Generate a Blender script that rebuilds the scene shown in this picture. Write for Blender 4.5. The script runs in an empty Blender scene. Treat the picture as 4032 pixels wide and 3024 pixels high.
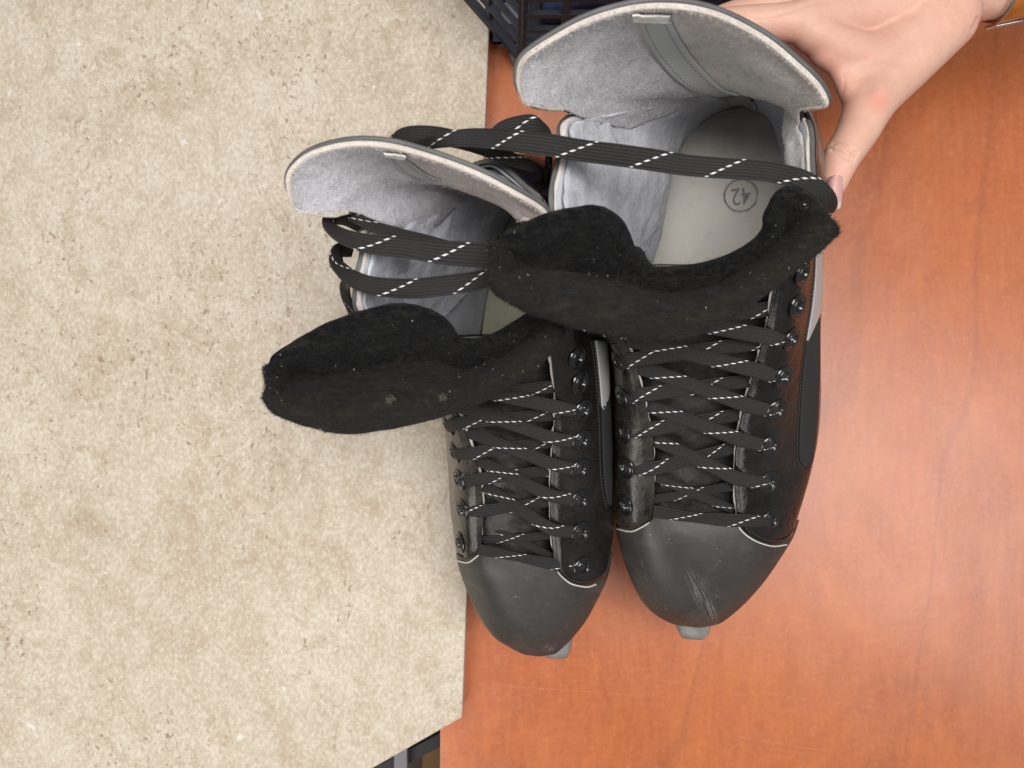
import bpy, math, random
import numpy as np
from mathutils import Vector, Matrix, noise
from mathutils.bvhtree import BVHTree

S = bpy.context.scene
# ------------------------------------------------------------------ camera
CAMH = 56.0                       # cm above the table
F = 2912.0                        # focal length in photo pixels
cam = bpy.data.cameras.new('camera'); camo = bpy.data.objects.new('camera', cam)
S.collection.objects.link(camo); S.camera = camo
camo.location = (0, 0, CAMH / 100)
cam.sensor_width = 36; cam.lens = 36 * F / 4032; cam.clip_start = 0.01; cam.clip_end = 30
cam.dof.use_dof = True; cam.dof.focus_distance = 0.41; cam.dof.aperture_fstop = 11
# ------------------------------------------------------------------ world and lamps
W_ = bpy.data.worlds.new('World'); S.world = W_; W_.use_nodes = True
bg = W_.node_tree.nodes['Background']; bg.inputs[0].default_value = (0.93, 0.96, 1.0, 1); bg.inputs[1].default_value = 0.22
def area(name, loc, target, sx, sy, power, col):
    l = bpy.data.lights.new(name, 'AREA'); l.shape = 'RECTANGLE'; l.size = sx; l.size_y = sy
    l.energy = power; l.color = col
    o = bpy.data.objects.new(name, l); S.collection.objects.link(o); o.location = loc
    d = Vector(target) - Vector(loc); o.rotation_euler = d.to_track_quat('-Z', 'Y').to_euler()
    return o
area('window_light', (-0.60, -0.85, 0.85), (-0.08, -0.12, 0.05), 0.7, 0.7, 5.4, (1.0, 0.975, 0.94))
area('ceiling_light', (1.35, -0.36, 2.1), (0.1, 0, 0.1), 1.0, 1.3, 12, (0.93, 0.97, 1.0))
area('overhead_light', (-0.50, 0.28, 1.6), (0.08, 0.05, 0.1), 0.6, 0.6, 8.5, (1.0, 0.985, 0.97))
area('side_light', (0.22, 0.12, 1.3), (0.0, 0.02, 0.1), 0.5, 0.5, 10, (1.0, 0.99, 0.98))
S.view_settings.view_transform = 'Standard'; S.view_settings.look = 'None'
S.view_settings.exposure = 0.0; S.view_settings.gamma = 1.0
S.render.engine = 'CYCLES'; S.cycles.max_bounces = 6

# ------------------------------------------------------------------ helpers
rng = np.random.default_rng(7); random.seed(7)
def p(px, py, z):
    d = (CAMH - z) / F
    return np.array([(px - 2016) * d, -(py - 1512) * d, z])
def w(x, y, z): return np.array([x, y, z], float)
def A(l): return np.array(l, float)
C = S.collection

ROOT = {}
def thing(name, label, cat, loc, group=None):
    o = bpy.data.objects.new(name, None); C.objects.link(o)
    o.location = (loc[0] / 100, loc[1] / 100, loc[2] / 100); o.empty_display_size = 0.02
    o['label'] = label; o['category'] = cat
    if group: o['group'] = group
    ROOT[o.name] = A(loc)
    return o
def rootloc(par):
    while par is not None and par.parent is not None: par = par.parent
    return ROOT.get(par.name, np.zeros(3)) if par is not None else np.zeros(3)
def obj(name, V, Fc, mats, parent=None, uv=None, mi=None, smooth=True, label=None):
    V = np.asarray(V, float)
    base = rootloc(parent)
    me = bpy.data.meshes.new(name)
    me.from_pydata(((V - base) / 100).tolist(), [], [tuple(int(i) for i in f) for f in Fc])
    if not isinstance(mats, (list, tuple)): mats = [mats]
    for m in mats: me.materials.append(m)
    if uv is not None:
        ul = me.uv_layers.new(name='UVMap')
        li = np.zeros(len(me.loops), int); me.loops.foreach_get('vertex_index', li)
        ul.data.foreach_set('uv', np.asarray(uv, float)[li].ravel())
    me.polygons.foreach_set('use_smooth', [smooth] * len(me.polygons))
    if mi is not None: me.polygons.foreach_set('material_index', list(mi))
    me.update()
    o = bpy.data.objects.new(name, me); C.objects.link(o)
    if parent is not None: o.parent = parent
    if label: o['label'] = label
    return o
def top(o, label, cat, group=None, kind=None):
    if label: o['label'] = label
    if cat: o['category'] = cat
    if group: o['group'] = group
    if kind: o['kind'] = kind
    return o
class MB:
    def __init__(s): s.V = []; s.F = []; s.U = []; s.M = []; s.n = 0
    def add(s, V, Fc, uv=None, m=0):
        V = np.asarray(V, float).reshape(-1, 3)
        s.V.append(V); s.F += [tuple(i + s.n for i in f) for f in Fc]
        s.U.append(np.zeros((len(V), 2)) if uv is None else np.asarray(uv, float)); s.M += [m] * len(Fc); s.n += len(V)
    def build(s, name, mats, parent=None, smooth=True, label=None):
        return obj(name, np.vstack(s.V), s.F, mats, parent, np.vstack(s.U), s.M, smooth, label)
def cr(Pn, n):
    """Catmull-Rom through Pn (k,...) sampled at n points"""
    Pn = np.asarray(Pn, float); k = len(Pn)
    t = np.linspace(0, k - 1, n); i = np.clip(t.astype(int), 0, k - 2); f = (t - i)
    E = np.concatenate([[2 * Pn[0] - Pn[1]], Pn, [2 * Pn[-1] - Pn[-2]]])
    a, b, c, d = E[i], E[i + 1], E[i + 2], E[i + 3]
    f = f.reshape((-1,) + (1,) * (Pn.ndim - 1))
    return 0.5 * ((2 * b) + (c - a) * f + (2 * a - 5 * b + 4 * c - d) * f ** 2 + (3 * b - a - 3 * c + d) * f ** 3)
def surf(ctrl, nu, nv):
    G = cr(np.asarray(ctrl, float), nu)
    return np.swapaxes(cr(np.swapaxes(G, 0, 1), nv), 0, 1)
def normals(P, ref=None, away=True):
    du = np.gradient(P, axis=0); dv = np.gradient(P, axis=1)
    N = np.cross(du, dv); N /= np.linalg.norm(N, axis=2, keepdims=True) + 1e-9
    if ref is not None:
        s = np.sum(N * (P - ref))
        if (s < 0) == away: N = -N
    return N
def gridmesh(P, flip=False, off=0, closed=False):
    nu, nv = P.shape[:2]
    Fc = []
    for i in range(nu - 1):
        for j in range(nv - 1):
            a, b, c, d = i * nv + j, (i + 1) * nv + j, (i + 1) * nv + j + 1, i * nv + j + 1
            Fc.append((a, d, c, b) if flip else (a, b, c, d))
    return P.reshape(-1, 3), Fc
def uvgrid(nu, nv):
    u, v = np.meshgrid(np.linspace(0, 1, nu), np.linspace(0, 1, nv), indexing='ij')
    return np.stack([u, v], 2).reshape(-1, 2)
def sheet(mb, P, N, a, b, m=0, uv=None):
    """closed thick sheet between offset a (outer) and b (inner)"""
    nu, nv = P.shape[:2]
    a = np.asarray(a, float); b = np.asarray(b, float)
    if a.ndim: a = a[..., None]
    if b.ndim: b = b[..., None]
    Vo = (P + N * a).reshape(-1, 3); Vi = (P + N * b).reshape(-1, 3); n = nu * nv
    _, Fo = gridmesh(P); _, Fi = gridmesh(P, True)
    # orientation
    q = Fo[0]; e = np.cross(Vo[q[1]] - Vo[q[0]], Vo[q[3]] - Vo[q[0]])
    sgn = np.dot(e, N.reshape(-1, 3)[q[0]]) > 0
    if not sgn: Fo, Fi = Fi, Fo
    Fc = list(Fo) + [tuple(i + n for i in f) for f in Fi]
    bd = [(i, 0) for i in range(nu)] + [(nu - 1, j) for j in range(1, nv)] + [(i, nv - 1) for i in range(nu - 2, -1, -1)] + [(0, j) for j in range(nv - 2, 0, -1)]
    ids = [i * nv + j for i, j in bd]
    for k in range(len(ids)):
        x, y = ids[k], ids[(k + 1) % len(ids)]
        Fc.append((x, y, y + n, x + n) if not sgn else (y, x, x + n, y + n))
    U = uvgrid(nu, nv) if uv is None else uv
    mb.add(np.vstack([Vo, Vi]), Fc, np.vstack([U, U]), m)
def fuzz(mb, P, N, n, L, wd, m=0, seed=1, lay=0.6, mask=None, rows=None):
    """short curled fibres standing on a grid surface, n pieces"""
    r = np.random.default_rng(seed); nu, nv = P.shape[:2]
    u = r.random(n) * (nu - 1.001); 
    if rows is None: v = r.random(n) * (nv - 1.001)
    else: v = (rows[0] + (rows[1] - rows[0]) * r.random(n)) * (nv - 1.001)
    if mask is not None:
        k = mask(u / (nu - 1), v / (nv - 1), r); u = u[k]; v = v[k]; n = len(u)
    i = u.astype(int); j = v.astype(int); fu = (u - i)[:, None]; fv = (v - j)[:, None]
    def smp(G): return G[i, j] * (1 - fu) * (1 - fv) + G[i + 1, j] * fu * (1 - fv) + G[i, j + 1] * (1 - fu) * fv + G[i + 1, j + 1] * fu * fv
    b = smp(P); nn = smp(N); nn /= np.linalg.norm(nn, axis=1, keepdims=True) + 1e-9
    rd = r.normal(size=(n, 3)); rd /= np.linalg.norm(rd, axis=1, keepdims=True)
    d1 = nn * (1 - lay) + rd * lay; d1 /= np.linalg.norm(d1, axis=1, keepdims=True)
    rd2 = r.normal(size=(n, 3)); d2 = d1 + 0.5 * rd2 / np.linalg.norm(rd2, axis=1, keepdims=True) - 0.3 * nn
    ln = (L * (0.4 + r.random(n)))[:, None]
    sd = np.cross(d1, r.normal(size=(n, 3))); sd /= np.linalg.norm(sd, axis=1, keepdims=True) + 1e-9; sd *= wd * (0.6 + 0.8 * r.random(n))[:, None]
    m1 = b + d1 * ln * 0.5; m2 = m1 + d2 * ln * 0.5
    V = np.stack([b - sd, b + sd, m1 - sd * 0.8, m1 + sd * 0.8, m2], 1).reshape(-1, 3)
    Fc = []
    for k in range(n):
        o = 5 * k; Fc.append((o, o + 1, o + 3, o + 2)); Fc.append((o + 2, o + 3, o + 4))
    mb.add(V, Fc, None, m)
def ribbon(mb, pts, width, thick, up=None, tw=None, n=None, m=0, ns=12, u0=0.0, wmul=None, sq=0.55, cap=True):
    pts = A(pts)
    if n is None:
        L = np.sum(np.linalg.norm(np.diff(pts, axis=0), axis=1)); n = max(12, int(L / 0.12))
    Q = cr(pts, n)
    T = np.gradient(Q, axis=0); T /= np.linalg.norm(T, axis=1, keepdims=True) + 1e-9
    if up is None: Un = np.tile(w(0, 0, 1), (n, 1))
    else:
        up = A(up)
        Un = np.tile(up, (n, 1)) if up.ndim == 1 else cr(up, n)
    Sd = np.cross(T, Un); Sd /= np.linalg.norm(Sd, axis=1, keepdims=True) + 1e-9
    Nn = np.cross(Sd, T)
    if tw is not None:
        a = cr(A(tw)[:, None], n)[:, 0] * math.pi / 180
        Sd, Nn = Sd * np.cos(a)[:, None] + Nn * np.sin(a)[:, None], -Sd * np.sin(a)[:, None] + Nn * np.cos(a)[:, None]
    wm = np.ones(n) if wmul is None else cr(A(wmul)[:, None], n)[:, 0]
    th = np.linspace(0, 2 * math.pi, ns, endpoint=False)
    cx = np.sign(np.cos(th)) * np.abs(np.cos(th)) ** sq; cy = np.sign(np.sin(th)) * np.abs(np.sin(th)) ** (sq + .2)
    V = Q[:, None] + Sd[:, None] * (cx[None, :, None] * width / 2 * wm[:, None, None]) + Nn[:, None] * (cy[None, :, None] * thick / 2)
    ln = np.concatenate([[0], np.cumsum(np.linalg.norm(np.diff(Q, axis=0), axis=1))]) + u0
    U = np.stack([np.tile(ln[:, None], (1, ns)), np.tile((cx * 0.5 + 0.5)[None], (n, 1)) ], 2)
    # underside marked by v+2 so the tracer thread only shows once per face
    Fc = []
    for i in range(n - 1):
        for j in range(ns):
            a, b = i * ns + j, i * ns + (j + 1) % ns
            Fc.append((a, b, b + ns, a + ns))
    if cap:
        Fc.append(tuple(range(ns))[::-1]); Fc.append(tuple((n - 1) * ns + j for j in range(ns)))
    mb.add(V.reshape(-1, 3), Fc, U.reshape(-1, 2), m)
    return Q
def tube(mb, pts, r, ns=8, n=None, m=0, rm=None):
    pts = A(pts)
    if n is None: n = max(4, len(pts) * 4)
    Q = cr(pts, n); T = np.gradient(Q, axis=0); T /= np.linalg.norm(T, axis=1, keepdims=True) + 1e-9
    ref = w(0.123, 0.31, 0.94); a = np.cross(T, ref); a /= np.linalg.norm(a, axis=1, keepdims=True) + 1e-9; b = np.cross(a, T)
    th = np.linspace(0, 2 * math.pi, ns, endpoint=False)
    rr = np.full(n, r) if rm is None else r * cr(A(rm)[:, None], n)[:, 0]
    V = Q[:, None] + rr[:, None, None] * (a[:, None] * np.cos(th)[None, :, None] + b[:, None] * np.sin(th)[None, :, None])
    Fc = [(i * ns + j, i * ns + (j + 1) % ns, (i + 1) * ns + (j + 1) % ns, (i + 1) * ns + j) for i in range(n - 1) for j in range(ns)]
    Fc += [tuple(range(ns))[::-1], tuple((n - 1) * ns + j for j in range(ns))]
    mb.add(V.reshape(-1, 3), Fc, None, m)
def box(mb, lo, hi, m=0, M=None):
    x0, y0, z0 = lo; x1, y1, z1 = hi
    V = A([(x0, y0, z0), (x1, y0, z0), (x1, y1, z0), (x0, y1, z0), (x0, y0, z1), (x1, y0, z1), (x1, y1, z1), (x0, y1, z1)])
    if M is not None: V = V @ np.array(M.to_3x3()).T + np.array(M.translation)
    mb.add(V, [(0, 3, 2, 1), (4, 5, 6, 7), (0, 1, 5, 4), (1, 2, 6, 5), (2, 3, 7, 6), (3, 0, 4, 7)], None, m)
def bevel(o, width, seg=2):
    b = o.modifiers.new('bevel', 'BEVEL'); b.width = width / 100; b.segments = seg; b.limit_method = 'ANGLE'
class Target:
    """surfaces one can lay things on"""
    def __init__(s, *grids):
        V = []; Fc = []; n = 0
        for P in grids:
            v, f = gridmesh(P); V += v.tolist(); Fc += [tuple(i + n for i in q) for q in f]; n += len(v)
        s.b = BVHTree.FromPolygons(V, Fc)
    def hit(s, px, py, zg=13.0):
        d = Vector(p(px, py, 0) - w(0, 0, CAMH)).normalized()
        r = s.b.ray_cast(Vector((0, 0, CAMH)), d)
        if r[0] is None: r = s.b.find_nearest(Vector(p(px, py, zg)))
        P_ = np.array(r[0]); N_ = np.array(r[1])
        if N_ @ (w(0, 0, CAMH) - P_) < 0: N_ = -N_
        return P_, N_
    def drape(s, left, right, nu, nv, off, zg=13.0, zend=None):
        Lp = cr(A(left), nu); Rp = cr(A(right), nu); P = np.zeros((nu, nv, 3)); N = np.zeros((nu, nv, 3))
        for i in range(nu):
            for j in range(nv):
                q = Lp[i] + (Rp[i] - Lp[i]) * j / (nv - 1); P[i, j], N[i, j] = s.hit(q[0], q[1], zg if zend is None else zg + (zend - zg) * i / (nu - 1))
        for _ in range(2):
            N[1:-1] = (N[:-2] + N[1:-1] * 2 + N[2:]) / 4
        N /= np.linalg.norm(N, axis=2, keepdims=True)
        return P + N * off, N
def disp(P, N, amp, sc, seed=0, oct=2):
    D = np.zeros(P.shape[:2])
    for i in range(P.shape[0]):
        for j in range(P.shape[1]):
            D[i, j] = noise.fractal(Vector(P[i, j] * sc + seed), 0.8, 2.0, oct)
    return P + N * (D * amp)[..., None]

# ------------------------------------------------------------------ materials
class NT:
    def __init__(s, name):
        s.m = bpy.data.materials.new(name); s.m.use_nodes = True; s.t = s.m.node_tree; s.n = s.t.nodes
        s.b = s.n['Principled BSDF']; s.co = s.n.new('ShaderNodeTexCoord')
    def link(s, a, b): s.t.links.new(a, b)
    def new(s, t, **k):
        n = s.n.new(t)
        for a, b in k.items(): setattr(n, a, b)
        return n
    def mapping(s, scale=(1, 1, 1), rot=(0, 0, 0), src='Object', loc=(0, 0, 0)):
        m = s.new('ShaderNodeMapping'); s.link(s.co.outputs[src], m.inputs[0])
        m.inputs['Scale'].default_value = scale; m.inputs['Rotation'].default_value = rot; m.inputs['Location'].default_value = loc
        return m.outputs[0]
    def noise(s, sc, det=4, rough=0.6, vec=None, dist=0.0):
        n = s.new('ShaderNodeTexNoise'); n.inputs['Scale'].default_value = sc; n.inputs['Detail'].default_value = det
        n.inputs['Roughness'].default_value = rough; n.inputs['Distortion'].default_value = dist
        s.link(vec if vec is not None else s.co.outputs['Object'], n.inputs['Vector']); return n.outputs[0]
    def vor(s, sc, vec=None, feat='F1', rnd=1.0):
        n = s.new('ShaderNodeTexVoronoi', feature=feat); n.inputs['Scale'].default_value = sc; n.inputs['Randomness'].default_value = rnd
        s.link(vec if vec is not None else s.co.outputs['Object'], n.inputs['Vector']); return n.outputs['Distance']
    def wave(s, sc, vec, dist=2, det=2, typ='BANDS', dirn='X'):
        n = s.new('ShaderNodeTexWave', wave_type=typ, bands_direction=dirn); n.inputs['Scale'].default_value = sc
        n.inputs['Distortion'].default_value = dist; n.inputs['Detail'].default_value = det; s.link(vec, n.inputs['Vector']); return n.outputs['Fac']
    def ramp(s, fac, stops):
        r = s.new('ShaderNodeValToRGB'); s.link(fac, r.inputs[0]); e = r.color_ramp.elements
        while len(e) < len(stops): e.new(0.5)
        for i, (q, c) in enumerate(stops):
            e[i].position = q; e[i].color = (c, c, c, 1) if not isinstance(c, (tuple, list)) else tuple(c) + (1,)
        return r.outputs[0]
    def mix(s, fac, a, b, mode='MIX'):
        n = s.new('ShaderNodeMix', data_type='RGBA', blend_type=mode)
        for v, i in ((fac, 0), (a, 6), (b, 7)):
            if isinstance(v, (int, float)): n.inputs[i].default_value = v
            elif isinstance(v, tuple): n.inputs[i].default_value = v + (1,)
            else: s.link(v, n.inputs[i])
        return n.outputs[2]
    def math(s, op, a, b=0.0, c=None):
        n = s.new('ShaderNodeMath', operation=op)
        for i, v in enumerate((a, b) if c is None else (a, b, c)):
            if isinstance(v, (int, float)): n.inputs[i].default_value = v
            else: s.link(v, n.inputs[i])
        return n.outputs[0]
    def bump(s, h, strength, dist=0.001, prev=None):
        b = s.new('ShaderNodeBump'); b.inputs['Strength'].default_value = strength; b.inputs['Distance'].default_value = dist
        s.link(h, b.inputs['Height'])
        if prev is not None: s.link(prev, b.inputs['Normal'])
        s.link(b.outputs[0], s.b.inputs['Normal']); return b.outputs[0]
    def base(s, c):
        if isinstance(c, tuple): s.b.inputs['Base Color'].default_value = c + (1,)
        else: s.link(c, s.b.inputs['Base Color'])
    def rough(s, r):
        if isinstance(r, (int, float)): s.b.inputs['Roughness'].default_value = r
        else: s.link(r, s.b.inputs['Roughness'])
    def set(s, **k):
        for a, b in k.items(): s.b.inputs[a.replace('_', ' ')].default_value = b

def m_wood():
    t = NT('orange_wood_laminate')
    v = t.mapping((5, 2.6, 1)); g1 = t.noise(2.2, 8, .7, v, 1.2)
    v2 = t.mapping((60, 7, 1), rot=(0, 0, .03)); g2 = t.noise(3, 5, .6, v2, .4)
    c = t.ramp(g1, [(.28, (.36, .080, .016)), (.5, (.48, .120, .024)), (.72, (.60, .172, .036))])
    c = t.mix(.22, c, t.ramp(g2, [(.3, (.36, .075, .018)), (.7, (.62, .16, .040))]))
    wv = t.wave(2.1, t.mapping((1, .22, 1), rot=(0, 0, .09)), 22, 4)     # few dark grain veins
    c = t.mix(t.math('MULTIPLY', t.ramp(wv, [(0, 1.0), (.012, 0.0)]), .22), c, (.22, .05, .02))
    fl = t.ramp(t.noise(24, 3, .5, None), [(.66, 0), (.72, 1)])
    c = t.mix(t.math('MULTIPLY', fl, .18), c, (.25, .055, .03))
    pt = t.ramp(t.noise(220, 3, .6), [(.35, 0), (.75, 1)]); c = t.mix(t.math('MULTIPLY', pt, .16), c, (.72, .32, .17))
    f1 = t.noise(1, 4, .7, t.mapping((260, 70, 1))); f2 = t.noise(1, 4, .7, t.mapping((60, 420, 1)))
    c = t.mix(t.math('MULTIPLY', t.ramp(t.math('MULTIPLY', f1, f2), [(.27, 0), (.40, 1)]), .16), c, (.78, .33, .15))
    c = t.mix(t.math('MULTIPLY', t.ramp(f1, [(.34, 1), (.45, 0)]), .10), c, (.33, .075, .03))
    # pale scuffs and dust specks
    sp = t.ramp(t.vor(95), [(.0, 1), (.045, 0)]); ms = t.ramp(t.noise(9, 2), [(.5, 0), (.62, 1)])
    c = t.mix(t.math('MULTIPLY', t.math('MULTIPLY', sp, ms), .6), c, (.85, .6, .45))
    sc = t.ramp(t.wave(1.1, t.mapping((.5, 1, 1), rot=(0, 0, .16), loc=(0, .37, 0)), 3, 1, dirn='Y'), [(0, 1), (.0006, 0)])
    c = t.mix(t.math('MULTIPLY', t.math('MULTIPLY', sc, ms), .0), c, (.85, .5, .33))
    for x0, y0, x1, y1, wd, st in ((1830, 2688, 2560, 2742, .00016, .32), (3000, 2728, 3480, 2792, .00016, .3), (3290, 860, 3570, 690, .0002, .35), (2330, 2560, 2360, 2700, .00022, .3), (3100, 2470, 3080, 2640, .00018, .3), (3350, 2560, 3420, 2900, .00018, .25), (2900, 2900, 3260, 2960, .0002, .3)):
        a_, b_ = p(x0, y0, 0) / 100, p(x1, y1, 0) / 100; m_ = (a_ + b_) / 2; L_ = np.linalg.norm(b_ - a_) / 2; an = math.atan2(b_[1] - a_[1], b_[0] - a_[0])
        mp = t.new('ShaderNodeMapping', vector_type='TEXTURE'); t.link(t.co.outputs['Object'], mp.inputs[0])
        mp.inputs['Location'].default_value = (m_[0], m_[1], 0); mp.inputs['Rotation'].default_value = (0, 0, an); mp.inputs['Scale'].default_value = (L_, wd, 1)
        sx = t.new('ShaderNodeSeparateXYZ'); t.link(mp.outputs[0], sx.inputs[0])
        yy = t.math('ADD', sx.outputs[1], t.math('MULTIPLY', t.math('SUBTRACT', t.noise(25, 2), .5), 9.0))
        k = t.math('MULTIPLY', t.math('LESS_THAN', t.math('ABSOLUTE', sx.outputs[0]), 1.0), t.math('LESS_THAN', t.math('ABSOLUTE', yy), 1.0))
        k = t.math('MULTIPLY', k, t.ramp(t.noise(140, 3, .7), [(.38, 0), (.6, 1)]))
        c = t.mix(t.math('MULTIPLY', k, st), c, (.85, .5, .35))
    t.base(c); t.rough(t.ramp(t.noise(14, 5, .7), [(.3, .24), (.7, .36)]))
    t.set(Specular_IOR_Level=.9, Coat_Weight=.6, Coat_Roughness=.3); t.bump(t.noise(420, 2), .10, .0004); return t.m
def m_stone():
    t = NT('beige_stone_laminate')
    v = t.mapping((1, .72, 1), rot=(0, 0, .15)); MUL = lambda x, y: t.math('MULTIPLY', x, y)
    a = t.noise(6.5, 8, .68, v, 1.0); b = t.noise(60, 8, .8, v, .7); g = t.noise(420, 5, .75, v, .3)
    c = t.ramp(a, [(.30, (.42, .325, .225)), (.5, (.53, .435, .325)), (.70, (.62, .54, .435))])
    c = t.mix(MUL(t.ramp(b, [(.40, 0), (.60, 1)]), .55), c, (.68, .61, .50))
    c = t.mix(MUL(t.ramp(b, [(.38, 1), (.48, 0)]), .45), c, (.43, .33, .225))
    c = t.mix(MUL(t.ramp(g, [(.40, 1), (.52, 0)]), .40), c, (.40, .31, .22))
    c = t.mix(MUL(t.ramp(g, [(.52, 0), (.64, 1)]), .45), c, (.78, .72, .62))
    low = t.noise(11, 4, .65, v)
    for sc, th, col, st, mlo in ((300, .635, (.24, .145, .085), .7, .42), (170, .655, (.29, .19, .115), .7, .44), (95, .665, (.33, .235, .155), .6, .46), (480, .65, (.20, .12, .08), .5, .5)):
        n = t.noise(sc, 3, .55, t.mapping((1, .7, 1), rot=(0, 0, sc * .01), loc=(sc * .013, 0, 0)), .6)
        c = t.mix(MUL(MUL(t.ramp(n, [(th, 0), (th + .035, 1)]), t.ramp(low, [(mlo, 0), (mlo + .12, 1)])), st), c, col)
    for sc, th, st in ((85, .67, .5), (210, .66, .55), (40, .69, .3)):
        n = t.noise(sc, 4, .6, t.mapping((1, .8, 1), loc=(.31, sc * .02, 0)), .5)
        c = t.mix(MUL(MUL(t.ramp(n, [(th, 0), (th + .04, 1)]), t.ramp(t.noise(14, 3, .6), [(.45, 0), (.58, 1)])), st), c, (.86, .84, .80))
    t.base(c); t.rough(.52); t.set(Specular_IOR_Level=.3)
    t.bump(g, .12, .0005); return t.m
def m_leather(name, base=(.0065, .0055, .005), rough=.13, dust=.16):
    t = NT(name)
    d = t.noise(38, 6, .75); fine = t.noise(300, 3, .6)
    sx = t.new('ShaderNodeSeparateXYZ'); t.link(t.co.outputs['UV'], sx.inputs[0])
    dl = t.math('ADD', dust, t.math('MULTIPLY', t.ramp(sx.outputs[0], [(.76, 0), (.86, 1)]), .55))
    c = t.mix(t.math('MULTIPLY', t.ramp(d, [(.38, 0), (.7, 1)]), dl), base, (.085, .073, .058))
    sp = t.ramp(t.vor(330), [(.05, 1), (.10, 0)]); c = t.mix(t.math('MULTIPLY', t.math('MULTIPLY', sp, t.ramp(t.noise(90, 2), [(.5, 0), (.6, 1)])), .35), c, (.22, .2, .17))
    t.base(c); t.rough(t.ramp(d, [(.35, rough), (.75, rough + .28)])); t.set(Specular_IOR_Level=.5)
    b1 = t.bump(t.vor(900), .12, .0003); t.bump(t.noise(1, 5, .6, t.mapping((90, 60, 90)), 1.2), .35, .0022, b1); return t.m
def m_toe(name, scuff):
    t = NT(name)
    d = t.noise(26, 6, .7)
    c = t.ramp(d, [(.3, (.030, .0265, .0235)), (.7, (.047, .042, .037))])
    v = t.mapping((60, 420, 60)); st = t.noise(1.0, 4, .6, v)
    c = t.mix(t.math('MULTIPLY', t.ramp(st, [(.5, 0), (.8, 1)]), .12), c, (.085, .082, .08))
    c = t.mix(t.math('MULTIPLY', t.ramp(t.noise(42, 6, .75, None, .8), [(.50, 0), (.66, 1)]), .30), c, (.10, .09, .078))
    ln = t.noise(1, 5, .7, t.mapping((420, 55, 200), rot=(0, 0, .5))); c = t.mix(t.math('MULTIPLY', t.math('MULTIPLY', t.ramp(ln, [(.63, 0), (.70, 1)]), t.ramp(t.noise(30, 3), [(.5, 0), (.62, 1)])), .5), c, (.17, .165, .155))
    sp = t.ramp(t.noise(650, 2, .5), [(.67, 0), (.72, 1)]); c = t.mix(t.math('MULTIPLY', t.math('MULTIPLY', sp, t.ramp(t.noise(60, 3), [(.52, 0), (.62, 1)])), .6), c, (.26, .245, .22))
    bl = t.ramp(t.noise(55, 3, .6), [(.66, 0), (.76, 1)]); c = t.mix(t.math('MULTIPLY', bl, .4), c, (.12, .115, .10))
    if scuff is not None:      # rubbed pale streak on the cap, (x, y, half width, half length, angle) in metres
        x, y, hw, hl, an = scuff
        mp = t.new('ShaderNodeMapping', vector_type='TEXTURE'); t.link(t.co.outputs['Object'], mp.inputs[0])
        mp.inputs['Location'].default_value = (x, y, 0); mp.inputs['Rotation'].default_value = (0, 0, an); mp.inputs['Scale'].default_value = (hw, hl, 1)
        sx = t.new('ShaderNodeSeparateXYZ'); t.link(mp.outputs[0], sx.inputs[0])
        r2 = t.math('ADD', t.math('POWER', t.math('ABSOLUTE', sx.outputs[0]), 2.0), t.math('POWER', t.math('ABSOLUTE', sx.outputs[1]), 2.0))
        mk = t.ramp(r2, [(.2, 1), (1, 0)])
        mp2 = t.new('ShaderNodeMapping'); t.link(mp.outputs[0], mp2.inputs[0]); mp2.inputs['Scale'].default_value = (4.0, .7, 0)
        mp3 = t.new('ShaderNodeMapping'); t.link(mp.outputs[0], mp3.inputs[0]); mp3.inputs['Scale'].default_value = (7, 12, 0)
        s1 = t.ramp(t.noise(1.6, 5, .75, mp2.outputs[0]), [(.5, 0), (.66, 1)]); s2 = t.ramp(t.noise(2, 4, .8, mp3.outputs[0]), [(.42, 0), (.62, 1)])
        c = t.mix(t.math('MULTIPLY', t.math('MULTIPLY', t.math('MULTIPLY', mk, s1), s2), .9), c, (.5, .49, .47))
    t.base(c); t.rough(t.ramp(d, [(.3, .36), (.7, .5)])); t.set(Specular_IOR_Level=.5)
    t.bump(t.noise(500, 3), .12, .0003); return t.m
def m_suede(name, a, b, sc=1.0):
    t = NT(name)
    big = t.noise(28, 4, .6); fn = t.noise(420 * sc, 5, .75, None, 1.5)
    c = t.mix(t.ramp(big, [(.35, 0), (.65, 1)]), a, b)
    c = t.mix(t.math('MULTIPLY', t.ramp(fn, [(.45, 0), (.7, 1)]), .5), c, tuple(min(.85, x * 1.5) for x in b))
    t.base(c); t.rough(.95); t.set(Specular_IOR_Level=.1, Sheen_Weight=.25, Sheen_Roughness=.5)
    b1 = t.bump(fn, .55, .0012); t.bump(t.noise(120, 4, .6), .35, .0018, b1); return t.m
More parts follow.
